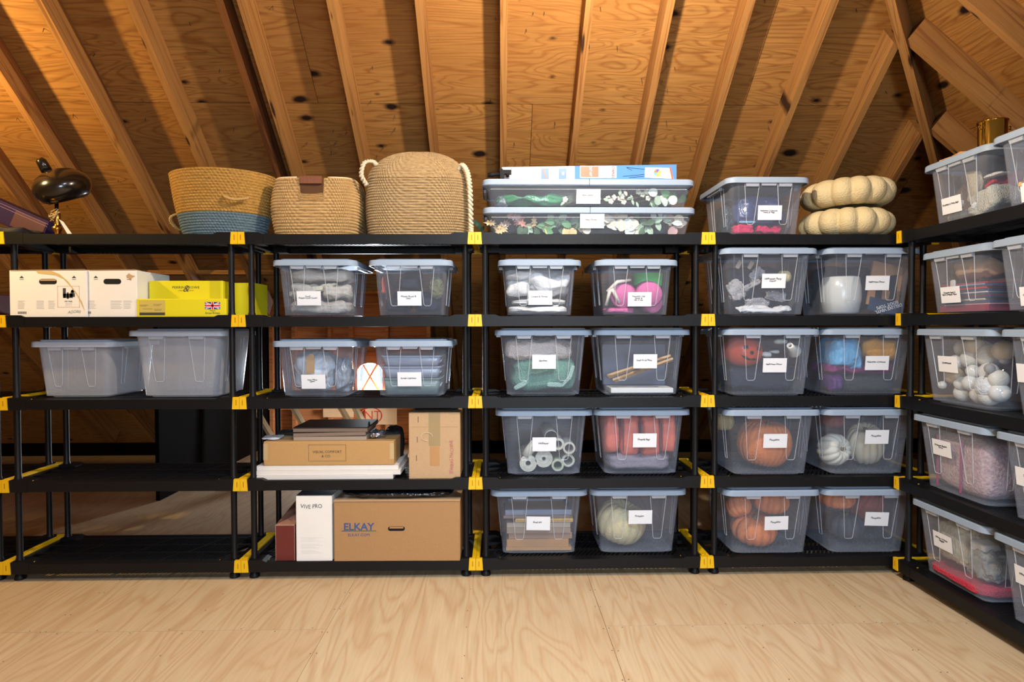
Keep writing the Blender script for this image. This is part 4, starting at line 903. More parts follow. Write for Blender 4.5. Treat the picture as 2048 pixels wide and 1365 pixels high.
# ornaments
b = B['r3a']; ow = mat('ornament_white', C(232, 230, 226), .15, var=.03, spec=.8); om = mat('ornament_matte', C(228, 224, 214), .6, var=.06, bump=.3, bs=100); og2 = mat('ornament_grey', C(150, 146, 146), .5, var=.1); ob = mat('ornament_champagne', C(206, 182, 146), .4, var=.06)
cap = mat('ornament_cap', C(200, 190, 160), .3, metal=1)
def sphere(r, n=20):
    return [(r*math.sin(PI*i/n), -r*math.cos(PI*i/n)) for i in range(n+1)]
SPH = {}
rs = random.Random(5)
orn = [(-.15, .075, .02, ow), (-.155, .17, .032, ow), (-.11, .19, .036, ow), (-.10, .125, .042, ob), (-.055, .09, .034, ow), (-.07, .045, .04, om), (-.04, .21, .05, om), (.02, .155, .03, ow), (.035, .045, .046, om), (.015, .10, .036, ow), (.045, .225, .052, om), (.085, .155, .042, ow), (.10, .09, .058, furw), (.10, .038, .046, om), (.125, .145, .022, og2), (.145, .175, .022, og2), (.11, .115, .021, og2), (.155, .215, .022, og2), (.15, .255, .045, ob), (.16, .13, .04, om), (-.12, .255, .04, om), (-.02, .27, .042, ob), (.165, .07, .042, ow)]
wd_ = {ow.name: 'shiny white', om.name: 'matte white', og2.name: 'small grey', ob.name: 'champagne', furw.name: 'fluffy white'}
for i, (x, z, r, m_) in enumerate(orn):
    key = (r, m_.name)
    yy_ = .06+r+.012*((i*7) % 3)+(.035 if z > .2 else 0)
    sfx = (', near' if i == 14 else '')
    lbx = ['far left', 'left', 'centre', 'right', 'far right'][min(4, max(0, int((x+.18)/.07)))]; lbz = ['bottom', 'lower', 'middle', 'upper', 'top'][min(4, int(z/.06))]
    t = thing('ornament_ball', f'{wd_[m_.name]} ornament ball in the ornaments bin, {lbz} row, {lbx}, {r*200:.0f} cm wide'+sfx, 'ornament', inside(b, x, yy_, z+FL-.005 if z-r > .0 else r+FL), rot=(.4*math.sin(i), .5*math.cos(i*2), i), group='white and grey ornament balls')
    if key not in SPH:
        SPH[key] = MB().lathe(sphere(r, 14), 24, cap0=False, cap1=False).mesh('ball', m_, True); SPH[r] = MB().lathe([(.004, r-.001), (.004, r+.005), (.001, r+.006)], 8).mesh('hanger_cap', cap)
    link('ball', SPH[key], t); link('hanger_cap', SPH[r], t)
b = B['r3b']; tn = mat('tinsel_white', C(206, 202, 214), .5, var=.3, vs=60, bump=1, bs=60)
for i, (x, z, d, m_, lb) in enumerate(((-.08, FL, (.20, .18, .11), tn, 'lilac and white tinsel heap at the bottom'), (-.05, FL+.10, (.24, .2, .11), fab('white_wool', (236, 234, 228), 1, 150), 'white wool garland in the middle of the tinsel bin'), (-.06, FL+.20, (.22, .2, .05), fab('pale_grey_felt', (170, 172, 184)), 'pale grey felt on top of the tinsel'), (.12, FL, (.14, .24, .24), tn, 'white tinsel at the right of the tinsel bin'))):
    put(b, 'tinsel_garland', lb, 'garland', x, .16, z, d, m_, seed=i+30, amp=.03, freq=16, group='garlands in the tinsel bin', fine=.008, nu=60, nv=34)
b = B['r4a']; mp_ = mat('mottled_pink', C(206, 186, 178), .9, var=.3, vs=70, bump=.8, bs=90, dark=C(148, 96, 124))
put(b, 'pink_blanket', 'mottled pink and cream blanket filling its bin', 'blanket', 0, .22, FL, (.375, .33, .275), mp_, seed=4, amp=.012, freq=5, e=.35, fine=.002)
for i, x in enumerate((-.12, .035)):
    o = MB().box(-.006, .006, -.003, 0, 0, .25).build('bag_piping', fab('rose_piping', (164, 84, 122), .2)); tag(o, ['rose coloured strap', 'rose coloured strap nearer the camera'][i]+' around the mottled pink blanket', 'strap', 'straps on the pink blanket'); o.location = inside(b, x, .052, FL+.01); o.rotation_euler = (0, 0, -PI/2)
b = B['r4b']; gth = mat('grey_throw', C(172, 164, 160), .9, var=.15, vs=50, bump=.8, bs=90)
put(b, 'grey_throw', 'taupe grey throw at the bottom of the right edge bin', 'blanket', 0, .22, FL, (.37, .31, .15), gth, seed=3, amp=.014, e=.35)
put(b, 'cream_throw', 'folded cream throw on the grey throw', 'blanket', .02, .22, FL+.15, (.34, .28, .12), fab('cream_throw_cloth', (200, 186, 172)), seed=6, amp=.012, e=.35)
b = B['r5a']; fcm = mat('cream_fur', C(206, 194, 168), .95, var=.2, vs=60, bump=1, bs=80, stretch=(1, 1, .4)); fg = mat('grey_fur', C(150, 146, 136), .95, var=.4, vs=70, bump=1, bs=80, stretch=(1, 1, .4))
put(b, 'red_towel', 'red towelling folded flat at the bottom', 'towel', 0, .20, FL, (.375, .32, .055), mat('red_terry', C(204, 60, 80), .95, var=.15, vs=120, bump=1, bs=150), seed=2, amp=.008, e=.35, fine=.003)
put(b, 'fur_stole', 'long cream fur at the left of the bottom right-wall bin', 'fur', -.07, .20, FL+.058, (.22, .26, .22), fcm, seed=5, amp=.02, freq=10, fine=.012, nu=70, nv=40)
put(b, 'fur_stole', 'grey and cream shaggy fur at the right of that bin', 'fur', .11, .17, FL+.058, (.15, .22, .15), fg, seed=8, amp=.022, freq=14, fine=.014, nu=70, nv=40)
put(b, 'white_figurine_wrap', 'white folded wrap above the grey fur', 'cloth', .09, .13, FL+.175, (.10, .10, .06), fab('white_cloth2', (228, 222, 212)), seed=3, amp=.014)
b = B['r5b']
put(b, 'soft_toy', 'beige soft toy ear shape at the left of the bottom right corner bin', 'soft toy', -.09, .12, FL+.13, (.08, .06, .05), fab('peach_plush', (206, 178, 156)), seed=4, amp=.006, e=.8, rot=(0, .5, 0))
put(b, 'lilac_cloth', 'lilac blue cloth in the bottom right corner bin', 'cloth', .0, .26, FL+.06, (.34, .22, .20), fab('lilac_cloth', (150, 148, 178)), seed=5, amp=.018)
put(b, 'white_chenille', 'white chenille bundle at the bottom of the corner bin', 'cloth', .02, .18, FL, (.28, .22, .06), furw, seed=7, amp=.012, fine=.008)
put(b, 'cream_plush', 'cream plush near the right edge', 'soft toy', .10, .13, FL+.08, (.14, .12, .17), fcm, seed=9, amp=.014)

# -- flat bins: leaves and stems
def leaf_mesh(name, m_, L, W, kind='oval'):
    if kind == 'oval': pts = [(0, 0), (.2, .32), (.5, .5), (.8, .33), (1, 0), (.8, -.33), (.5, -.5), (.2, -.32)]
    elif kind == 'round': pts = [(.5-.5*math.cos(a), .5*math.sin(a)) for a in [2*PI*i/12 for i in range(12)]]
    else: pts = [(0, .03), (.15, .1), (.1, .42), (.3, .2), (.4, .5), (.52, .22), (.68, .42), (.74, .14), (1, 0), (.74, -.14), (.68, -.42), (.52, -.22), (.4, -.5), (.3, -.2), (.1, -.42), (.15, -.1), (0, -.03)]
    top = [Vector((x*L, y*W, .10*L*math.sin(x*PI)+.22*abs(y)*W)) for x, y in pts]; c = Vector((.5*L, 0, .10*L))
    n = len(pts); vs = top+[c]+[p-Vector((0, 0, .0006)) for p in top]+[c-Vector((0, 0, .0006))]
    fs = [(i, (i+1) % n, n) for i in range(n)]+[(n+1+(i+1) % n, n+1+i, 2*n+1) for i in range(n)]
    me = bpy.data.meshes.new(name); me.from_pydata([tuple(v) for v in vs], [], fs); me.materials.append(m_)
    me.polygons.foreach_set('use_smooth', [True]*len(me.polygons)); me.update(); return me
lf = {k_: mat('leaf_'+k_, C(*c), .6, var=.15, vs=30) for k_, c in dict(green=(96, 150, 98), sage=(172, 196, 172), cream=(240, 226, 204), tan=(230, 196, 142), rust=(200, 138, 124), silver=(216, 224, 218), dark=(62, 96, 66), rose=(204, 164, 164)).items()}
STM = mat('twig_brown', C(92, 74, 62), .8)
rl = random.Random(11)
def stem_of_leaves(b, label, lx, lz, n, kinds, cols, L, spread, group, ly=.08, tilt=0, flower=False):
    L *= 1.12; n = int(n*1.15); ly -= .022; spread *= 1.1
    t = thing('faux_stem', label, 'faux stem', inside(b, lx, ly, lz), group=group, rot=(0, tilt, 0))
    pts = [(-spread, .01, 0), (-spread*.3, .02, .012), (spread*.3, .012, .0), (spread, .0, .012)]
    MB().tube(pts, .0016, 5).build('stem', STM, t)
    ms = [leaf_mesh('leaf', lf[c], L*s, L*s*(.55 if k_ != 'round' else .9), k_) for c in cols for k_ in kinds for s in (1,)]
    for i in range(n):
        me = ms[i % len(ms)]; x = -spread+2*spread*(i+.5)/n
        o = link('leaf', me, t, (x+rl.uniform(-.01, .01), rl.uniform(-.004, .03), rl.uniform(-.012, .024)), (PI/2*rl.uniform(.75, 1.15), rl.uniform(0, 6.28) if True else 0, rl.uniform(-.35, .35)))
    return t
b = B['f1']; G = 'faux autumn stems in the lower flat bin'
spec = [(-.46, .05, 6, ['oak'], ['tan', 'tan', 'cream'], .062, .035), (-.40, .075, 6, ['oak'], ['rust', 'rose'], .07, .045), (-.33, .04, 6, ['oval'], ['sage', 'dark'], .055, .04), (-.26, .05, 6, ['oak', 'oval'], ['tan', 'green'], .062, .04), (-.19, .075, 7, ['oval'], ['green', 'sage'], .065, .05), (-.12, .045, 6, ['oval', 'oak'], ['dark', 'tan'], .06, .045), (-.05, .035, 6, ['round'], ['cream', 'tan'], .045, .04),
        (.06, .06, 6, ['round'], ['silver', 'cream'], .048, .05), (.15, .085, 7, ['round'], ['cream'], .050, .05), (.20, .045, 8, ['round'], ['cream', 'silver'], .052, .06), (.30, .055, 7, ['oval'], ['dark', 'sage'], .055, .05), (.39, .07, 7, ['oval'], ['sage', 'silver'], .052, .05), (.47, .06, 6, ['oval', 'round'], ['cream', 'rose'], .05, .03)]
wh_ = ['at the far left end', 'second from the left', 'third from the left', 'left of centre with tan oak leaves', 'with bright green leaves left of the label', 'with dark leaves left of the label', 'with round tan leaves beside the label', 'with pale round leaves right of the label', 'with cream round leaves near the lid', 'with the largest cream round leaves', 'with dark leaves right of centre', 'with sage leaves near the right end', 'at the far right end']
for s_, lb in zip(spec, wh_):
    stem_of_leaves(b, 'faux leaf stem '+lb+' of the lower flat bin', s_[0], s_[1], s_[2], s_[3], s_[4], s_[5], s_[6], G, ly=.075)
put(b, 'dark_greenery', 'dark greenery mass at the back of the lower flat bin', 'faux greenery', 0, .24, FL, (.98, .22, .085), mat('dark_green_mass', C(66, 78, 84), .8, var=.5, vs=30, bump=1, bs=40), seed=3, amp=.02, freq=16, nu=80)
b = B['f2']; G = 'faux flower stems in the upper flat bin'
put(b, 'green_bag', 'green cellophane bag of foliage at the left of the upper flat bin', 'bag', -.29, .14, FL, (.42, .18, .085), mat('green_cellophane', C(56, 138, 92), .15, var=.35, vs=12, bump=1, bs=22, spec=.9), seed=4, amp=.03, freq=8, e=.7, nu=80, nv=34)
put(b, 'yellowish_foliage', 'straw coloured foliage in film beside the green bag', 'bag', -.16, .19, FL+.02, (.24, .14, .08), mat('straw_film', C(150, 156, 108), .25, var=.5, vs=40, bump=1, bs=50, spec=.8), seed=6, amp=.02, freq=14)
put(b, 'crumpled_film', 'grey crumpled film at the far left end', 'film', -.46, .14, FL, (.08, .14, .08), mat('grey_film', C(150, 156, 160), .2, var=.3, bump=1, bs=40), seed=7, amp=.02)
put(b, 'dark_greenery', 'dark greenery at the back of the upper flat bin', 'faux greenery', .2, .27, FL, (.60, .16, .075), mat('dark_green_mass', C(66, 78, 84), .8), seed=9, amp=.02, freq=16, nu=80)
whf = mat('blossom_white', C(236, 232, 210), .6, var=.05)
def blossom(p, r, t):
    m = MB()
    for k_ in range(5):
        a = k_*2*PI/5; c = Vector((math.cos(a), -.25, math.sin(a)))*r*.55
        m.lathe(sphere(r*.5, 4), 6, Matrix.Translation(Vector(p)+c) @ Matrix.Diagonal((1, .5, 1, 1)), False, False)
    m.build('blossom', whf, t, True)
for i, (x0, x1, z0, z1) in enumerate(((.05, .42, .035, .085), (.06, .46, .028, .055), (.10, .36, .05, .098), (.0, -.12, .07, .04))):
    t = thing('flower_branch', ['long bare twig with white blossoms along its middle', 'lowest twig with small white blossoms', 'highest blossom twig under the lid', 'short twig with a white bud left of the label'][i]+' of the upper flat bin', 'faux stem', inside(b, 0, .075, 0), group=G)
    P = [Vector((x0+(x1-x0)*k_/6, .004*math.sin(k_*2.), z0+(z1-z0)*k_/6+.006*math.sin(k_*1.7+i))) for k_ in range(7)]
    MB().tube(P, .0015, 5).build('twig', STM, t)
    for k_ in ((1, 2, 4, 5) if i < 3 else (6,)): blossom(P[k_]+Vector((0, -.004, .009)), .016, t)
    for k_ in (3, 6): link('leaf', leaf_mesh('leaf', lf['sage'], .035, .014), t, P[k_]+Vector((0, -.006, 0)), (PI/2, .4*k_, 0))
stem_of_leaves(b, 'faux stem with round grey green leaves in the upper flat bin', .40, .06, 7, ['round'], ['sage', 'silver'], .046, .045, G, ly=.075)
stem_of_leaves(b, 'faux stem with broad dark leaves, right end of the upper flat bin', .44, .045, 5, ['oval'], ['dark', 'green'], .07, .04, G, ly=.09)
stem_of_leaves(b, 'faux stem with tiny cream leaves right of the upper label', .16, .05, 6, ['oval'], ['cream', 'sage'], .03, .09, G, ly=.07)
t = thing('faux_stem', 'green leaf sprig poking out behind the lower flat bin at its left end', 'faux stem', (at(962, 435, .30).x, .30, fz+.02), group=None)
MB().tube([(.02, 0, -.012), (0, 0, .05), (-.01, 0, .09)], .0016, 5).build('stem', STM, t)
for k_ in range(6): link('leaf', leaf_mesh('leaf', lf['dark'], .05, .022), t, (-.004*k_, 0, .015*k_), (PI/2, -.5*k_, .2))

# ---------------------------------------------------------------- TOP SHELF
ZS = ZT[0]-SURF+.0006
BRA = mat('aged_brass', C(176, 134, 62), .3, metal=1, var=.1)
# desk lamp
sp_ = at(124, 373, .17); base = Vector((sp_.x-.03, .17, ZS))
t = thing('desk_lamp', 'black mushroom-shaded desk lamp with a brass stem and paper tag', 'lamp', base)
LB = mat('black_enamel', C(22, 19, 16), .22, var=.2, coat=.5)
Ml = Matrix.Translation(sp_-base) @ Matrix.Rotation(.34, 4, 'X') @ Matrix.Rotation(-.22, 4, 'Y') @ Matrix.Diagonal((.90, .90, .86, 1))
MB().lathe([(.004, .112), (.03, .108), (.07, .098), (.115, .072), (.145, .036), (.156, .002), (.150, -.034), (.128, -.070), (.10, -.090), (.096, -.087), (.12, -.066), (.146, -.03), (.15, .0)], 48, Ml, True, False).build('lamp_shade', LB, t, True)
MB().lathe([(.030, .098), (.029, .150), (.027, .172), (.018, .186), (.004, .190)], 24, Ml @ Matrix.Translation((-.035, 0, 0)) @ Matrix.Rotation(-.10, 4, 'Y')).build('shade_cap', LB, t, True)
MB().lathe([(.012, .0), (.012, .03), (.022, .045), (.024, .060), (.014, .068), (.012, .075), (.018, .10), (.018, .135), (.010, .142), (.008, .24)], 20).build('stem', BRA, t, True)
MB().lathe([(.09, 0), (.092, .004), (.085, .010), (.02, .014)], 36).build('lamp_base', BRA, t, True)
MB().add([(.03, -.03, .10), (.055, -.03, .085), (.105, -.03, .012), (.085, -.03, .002), (.03, -.0305, .10), (.055, -.0305, .085), (.105, -.0305, .012), (.085, -.0305, .002)], [(0, 1, 2, 3), (7, 6, 5, 4)]).build('paper_tag', mat('tag_grey', C(206, 206, 214), .7), t)
tw = MB(); rt = random.Random(3)
for k_ in range(7): tw.tube([(rt.uniform(-.03, .0), -.02, rt.uniform(.09, .13)), (rt.uniform(-.03, .02), -.03, rt.uniform(.10, .15)), (rt.uniform(.0, .03), -.02, rt.uniform(.12, .16))], .0022, 5)
tw.build('twine', mat('jute', C(186, 164, 120), .9), t)
# purple box and black cloth at the far left
p0 = at(80, 455, .26)
t = crate('purple_box', 'purple printed flat box leaning at the far left edge of the top shelf', 'box', (p0.x-.285, .32, ZS+.127), (.62, .10, .115), mat('purple_card', C(34, 16, 60), .6, var=.15, vs=6, spec=.2), rot=(0, .42, 0))
MB().box(.12, .30, -.052, -.0505, .01, .10).build('dark_print', mat('maroon_print', C(66, 26, 40), .5), t)
for z_ in (.085, .100): MB().box(-.3, .31, -.0525, -.0505, z_, z_+.002).build('printed_line', mat('lilac_line', C(130, 96, 150), .5), t)
text('XX', .03, mat('lilac_line', C(130, 96, 150), .5), t, (.08, -.0515, .03)) if False else None
put_ = soft('black_bag', 'black fabric bag under the purple box at the far left', 'bag', (p0.x-.17, .17, ZS), (.42, .24, .06), mat('black_cloth', C(20, 20, 24), .7), seed=5, amp=.012)
# baskets
def weave(name, perim, z0, z1, rows, twists, mt_, parent, H, prof, amp=.006, top=None, lean=.5, rowoff=0, sh=1.):
    su, sv = 6, 7; nu = twists*su; nv = rows*sv+1
    u = np.linspace(0, 1, nu, endpoint=False); v = np.linspace(0, 1, nv); V, U = np.meshgrid(v, u, indexing='ij')
    row = V*rows; ri = np.floor(row-1e-6)
    a = np.sqrt(np.abs(np.sin(PI*row))+1e-6); tw_ = np.abs(np.cos(PI*(U*twists+ri*.5+lean*(row-ri))))**.5
    d = amp*(a*(.20+.80*tw_))
    zt_ = z0+(z1-z0)*V
    PX, PY, NX, NY = perim(U, zt_/H)
    if top is not None: zt_ = zt_*top(U, zt_/H)
    P = np.stack([PX+NX*d, PY+NY*d, zt_], -1)
    return link(name, gridmesh(P, name, mt_, cu=True), parent)
def perim_se(w_, d_, ex, prof):
    def f(U, h):
        a = 2*PI*U; c, s = np.cos(a), np.sin(a); k_ = prof(h)
        X = np.sign(c)*np.abs(c)**ex*w_/2; Y = np.sign(s)*np.abs(s)**ex*d_/2
        NX = np.sign(c)*np.abs(c)**(2-ex)/w_; NY = np.sign(s)*np.abs(s)**(2-ex)/d_; L = np.sqrt(NX**2+NY**2)+1e-9
        return X*k_, Y*k_, NX/L, NY/L
    return f
def straw(name, c, d): return mat(name, C(*c), .75, var=.3, vs=45, bump=.8, bs=160, dark=C(*d), stretch=(1, 1, 3))
# basket 1: yellow over blue
c1 = at(458, 467, .25); t = thing('woven_basket', 'round woven basket, ochre above and blue below, left of the rectangular one', 'basket', (c1.x-.015, .235, ZS))
H1 = .345; pr1 = lambda h: .76+.34*np.minimum(h, 1)**.75-.06*np.maximum(0, h-.55)
pf = perim_se(.50, .43, 1.0, pr1)
weave('blue_weave', pf, .0, .125, 9, 84, straw('blue_seagrass', (128, 152, 164), (78, 96, 104)), t, H1, None, .013)
weave('ochre_weave', pf, .125, H1, 15, 84, straw('ochre_seagrass', (214, 168, 84), (150, 100, 40)), t, H1, None, .013)
MB().lathe([(.19, .0), (.19, .01)], 36, Matrix.Diagonal((1, .86, 1, 1))).build('basket_base', MATS['blue_seagrass'], t)
def rope(pts, r, m_, parent, name='rope_handle', n=140, tw=9):
    P = [Vector(p) for p in pts]; out = []
    L = len(P)-1; o = None
    for s_ in range(2):
        q = []
        for i in range(n+1):
            f = i/n*L; k_ = min(int(f), L-1); tt_ = f-k_
            p_ = [P[max(0, k_-1)], P[k_], P[k_+1], P[min(L, k_+2)]]
            c = .5*((2*p_[1])+(-p_[0]+p_[2])*tt_+(2*p_[0]-5*p_[1]+4*p_[2]-p_[3])*tt_**2+(-p_[0]+3*p_[1]-3*p_[2]+p_[3])*tt_**3)
            a = 2*PI*tw*i/n+PI*s_; q.append(c+Vector((math.cos(a), math.sin(a)*.7, math.sin(a)*.7))*r*.5)
        out.append(q)
    m = MB()
    for q in out: m.tube(q, r*.62, 6)
    return m.build(name, m_, parent, True)
JT = mat('jute_rope', C(196, 160, 100), .85, var=.2, vs=60, bump=.6, bs=200)
RP = mat('pale_rope', C(206, 196, 170), .85, var=.15, vs=60, bump=.6, bs=200)
rope([(.085, -.205, .205), (.11, -.235, .19), (.15, -.235, .18), (.20, -.19, .195)], .008, JT, t)
rope([(-.232, -.05, .135), (-.262, -.06, .12), (-.268, -.05, .09), (-.245, -.02, .06), (-.225, -.01, .055)], .008, JT, t, n=80, tw=6)
# basket 2: rectangular with leather grip
c2_ = at(622, 466, .03); t = thing('rectangular_basket', 'tan rectangular woven basket with a brown leather hand grip', 'basket', (c2_.x, .225, ZS))
H2 = .305
pr2 = lambda h: .82+.18*np.sin(np.clip(.25+h*1.15, 0, 1.6)*PI/2*.98)-.16*np.maximum(0, h-.45)**1.2
pf2 = perim_se(.462, .36, .38, pr2)
def notch(U, h):
    a = 2*PI*U; dx = np.cos(a); fr_ = (np.sin(a) < 0) & (np.abs(np.sign(dx)*np.abs(dx)**.38*.5) < .145)
    return np.where(fr_, 1-.245*np.clip((h-.60)/.4, 0, 1)**.6*1.0, 1-.0)
ST2 = straw('pale_seagrass', (216, 182, 126), (170, 124, 70))
weave('basket_weave', pf2, .0, H2, 19, 96, ST2, t, H2, None, .013, top=notch, lean=.2)
MB().loft([rrect(.40, .31, .06, 5, z=0), rrect(.41, .32, .06, 5, z=.008)]).build('basket_base', ST2, t)
LE = mat('brown_leather', C(120, 70, 46), .5, var=.15, bump=.3, bs=200)
fy = -.37/2*.93-.008
MB().box(-.056, .056, fy-.012, fy+.012, H2-.036, H2+.002).build('leather_grip', LE, t)
MB().box(-.062, .062, fy+.004, fy+.012, H2-.085, H2-.03).build('grip_opening_shade', mat('basket_shadow', C(84, 52, 28), .9), t)  # solid plate, its brown stands in for the shade in the opening
rr_ = [(x_*.93, y_*.93) for x_, y_ in []]
ri_ = MB(); pts = []
for k_ in range(73):
    a = 2*PI*k_/72; X_, Y_, _, _ = pf2(np.array([a/2/PI]), np.array([1.0]))
    if not (math.sin(a) < 0 and abs(X_[0]) < .06): pts.append((float(X_[0]), float(Y_[0]), H2+.001, a))
pts.sort(key=lambda p: (p[3]-1.5*PI) % (2*PI)); ri_.tube([p[:3] for p in pts], .006, 6); ri_.build('rim_cord', mat('rim_cord', C(214, 190, 150), .8), t, True)
# basket 3: tall arched with rope handles
c3_ = at(829, 466, .03); t = thing('arched_basket', 'large tan seagrass basket with arched top and pale rope handles', 'basket', (c3_.x+.005, .235, ZS))
H3 = .300
pr3 = lambda h: .955+.045*np.sin(np.clip(h, 0, 1)*PI*.9)
pf3 = perim_se(.540, .40, .42, pr3)
ST3 = straw('brown_seagrass', (196, 168, 124), (136, 106, 68))
weave('basket_weave', pf3, .0, H3, 21, 100, ST3, t, H3, None, .013, lean=.5)
# coiled dome: rings follow the arch
su = 100*6; rows_ = 15; nv_ = rows_*7+1
u = np.linspace(0, 1, su, endpoint=False); v = np.linspace(0, 1, nv_); V, U = np.meshgrid(v, u, indexing='ij')
X0, Y0, NX, NY = pf3(U, np.ones_like(U)); row = V*rows_; ri = np.floor(row-1e-6)
d = .013*np.sqrt(np.abs(np.sin(PI*row))+1e-6)*(.20+.80*np.abs(np.cos(PI*(U*100+ri*.5+.5*(row-ri))))**.5)
ang = V*PI/2; sh = np.cos(ang)**1.0*.985+.015; zz = H3+.168*np.sin(ang)
P = np.stack([X0*sh+NX*d*np.cos(ang), Y0*(1-.92*V**1.3)+NY*d*np.cos(ang), zz+d*np.sin(ang)], -1)
link('arched_top', gridmesh(P, 'arched_top', ST3, cu=True), t)
rope([(-.262, -.16, .27), (-.285, -.18, .32), (-.27, -.17, .385), (-.235, -.14, .40), (-.215, -.13, .385)], .0125, RP, t, n=120, tw=7)
rope([(.225, -.15, .36), (.245, -.17, .375), (.272, -.19, .33), (.285, -.21, .25), (.289, -.21, .15), (.29, -.20, .05), (.289, -.19, .012)], .0135, RP, t, n=200, tw=13)
MB().loft([rrect(.48, .35, .06, 5, z=0), rrect(.5, .37, .06, 5, z=.008)]).build('basket_base', ST3, t)
# easel box on the flat bins
zb2 = fz+.1468*2+.0006; pl, prr = at(1004, 340, .10), at(1353, 340, .10)
lw_ = prr.x-pl.x
t = thing('easel_box', 'long white and blue carton lying on the stacked flat bins', 'carton', ((pl.x+prr.x)/2, .16, zb2), rz=0)
hh = .095
WB_ = mat('gloss_white_card', C(216, 226, 244), .6, var=.02, spec=.2); BB_ = mat('gloss_blue_card', C(84, 138, 212), .6, var=.04, spec=.2)
xs_ = -lw_/2+lw_*.415
def wedge(x0, x1, name, m_, y0=-.06, y1=.06):
    f = lambda x: hh*(.82+.18*(x+lw_/2)/lw_)
    return MB().add([(x0, y0, 0), (x1, y0, 0), (x1, y1, 0), (x0, y1, 0), (x0, y0, f(x0)), (x1, y0, f(x1)), (x1, y1, f(x1)), (x0, y1, f(x0))], [(0, 3, 2, 1), (4, 5, 6, 7), (0, 1, 5, 4), (1, 2, 6, 5), (2, 3, 7, 6), (3, 0, 4, 7)]).build(name, m_, t)
wedge(-lw_/2, xs_, 'white_end', WB_); wedge(xs_, lw_/2, 'blue_end', BB_)
ORG = mat('orange_print', C(232, 96, 64), .4); WP = mat('white_panel', C(236, 238, 244), .4); 
fyb = -.0605
def plate(x0, x1, z0, z1, m_, name='printed_panel', k_=0): return MB().box(x0, x1, fyb-.0005*(1+k_), fyb+.0004, z0, z1).build(name, m_, t)
X = lambda px: at(px, 340, .10).x-(pl.x+prr.x)/2
plate(X(1160), X(1233), .022, .086, WP); plate(X(1161), X(1197), .026, .083, ORG, k_=1)
text('STAPLES', .017, mat('red_brand_print', C(206, 40, 50), .4), t, (X(1226), fyb-.0018, .054), (PI/2, PI/2, 0), bold=.0006)
text('26"-60"', .017, WP, t, (X(1181), fyb-.0018, .054), (PI/2, PI/2, 0), bold=.0004)
GT = mat('grey_small_print', C(150, 156, 170), .6)
text('Telescoping\neasel\nfor displays', .010, GT, t, (X(1208), fyb-.0018, .052), (PI/2, PI/2, 0))
for px in (1090, 1125): plate(X(px)-.020, X(px)+.020, .010, .072, mat('blue_picture', C(60, 110, 190), .4))
MB().box(-.004, .004, fyb-.002, fyb-.001, -.026, .026, Matrix.Translation((X(1090), 0, .042)) @ Matrix.Rotation(-.35, 4, 'Y')).build('printed_bar', ORG, t)
text('20', .018, WP, t, (X(1126), fyb-.0018, .045), (PI/2, PI/2, 0), bold=.0006)
for px in (1072, 1108): text('---- --- ----\n--- ---- ---\n---- -- ----', .009, GT, t, (X(px), fyb-.0018, .042), (PI/2, PI/2, 0))
vs = [(X(1290), .078), (X(1341), .076), (X(1347), .018), (X(1289), .024)]
MB().add([(a, fyb-.001, c) for a, c in vs]+[(a, fyb, c) for a, c in vs], [(0, 3, 2, 1), (0, 1, 5, 4), (1, 2, 6, 5), (2, 3, 7, 6), (3, 0, 4, 7)]).build('printed_sheet', WP, t)
pc = (X(1315), .050)
for k_, cc in enumerate(((236, 206, 60), (110, 90, 190), (226, 120, 60), (90, 190, 220), (240, 170, 60), (190, 220, 120))):
    a0 = k_*PI/3; q = [(pc[0], pc[1])]+[(pc[0]+.020*math.cos(a0+j*PI/12), pc[1]+.020*math.sin(a0+j*PI/12)) for j in range(5)]
    MB().add([(a, fyb-.0016, c) for a, c in q], [tuple(range(6))[::-1]]).build('pie_slice', mat('pie_%d' % k_, C(*cc), .4), t)
MB().box(-.003, .005, fyb-.003, fyb-.001, -.032, .032, Matrix.Translation((X(1342), 0, .048)) @ Matrix.Rotation(-.22, 4, 'Y')).build('printed_bar', ORG, t)
dln = MB()
for a, c, d_, e_ in ((1253, .078, 1291, .068), (1253, .078, 1264, .062), (1245, .030, 1291, .042), (1258, .024, 1291, .032)):
    dln.tube([(X(a), fyb-.001, c), (X(d_), fyb-.001, e_)], .0009, 4)
dln.build('printed_legs', INK, t)
# tripod clamp
cp = at(1002, 345, .06)
LB2 = mat('matte_black_plastic', C(18, 19, 24), .6, spec=.2)
t = thing('clamp', 'small black clamp with a rod beside the easel carton', 'clamp', (cp.x, .06, zb2))
MB().lathe([(.011, 0), (.012, .03), (.009, .034), (.009, .07)], 14, Matrix.Translation((-.07, 0, .026)) @ Matrix.Rotation(PI/2-.08, 4, 'Y')).build('rod', LB2, t, True)
MB().box(-.005, .018, -.014, .014, .0, .045).box(.004, .055, -.012, .012, .030, .052).box(-.008, .01, -.01, .01, .045, .058).build('clamp_body', LB2, t)
MB().lathe([(.008, -.016), (.009, .0), (.008, .016)], 12, Matrix.Translation((.035, -.012, .022)) @ Matrix.Rotation(PI/2, 4, 'X')).build('knob', LB2, t, True)
# stacked beige pumpkins (flattened, on the top shelf)
bei = mat('papier_pumpkin', C(206, 186, 142), .85, var=.10, vs=30, bump=.55, bs=110)
pa, pb_ = at(1697, 440, .17), at(1700, 381, .17)
G = None
pumpkin('wide flat beige papier pumpkin, the lower of two', (pa.x+.0, .20, ZS+.080), .245, .166, 13, bei, None, depth=.15, rot=(0, 0, .15), wob=.015, nu=13*12, e=.62)
pumpkin('wide flat beige papier pumpkin, the upper of two, tilted', (pb_.x, .20, ZS+.080+.166), .245, .166, 13, bei, None, depth=.15, rot=(0, -.035, .42), wob=.015, nu=13*12, e=.62)
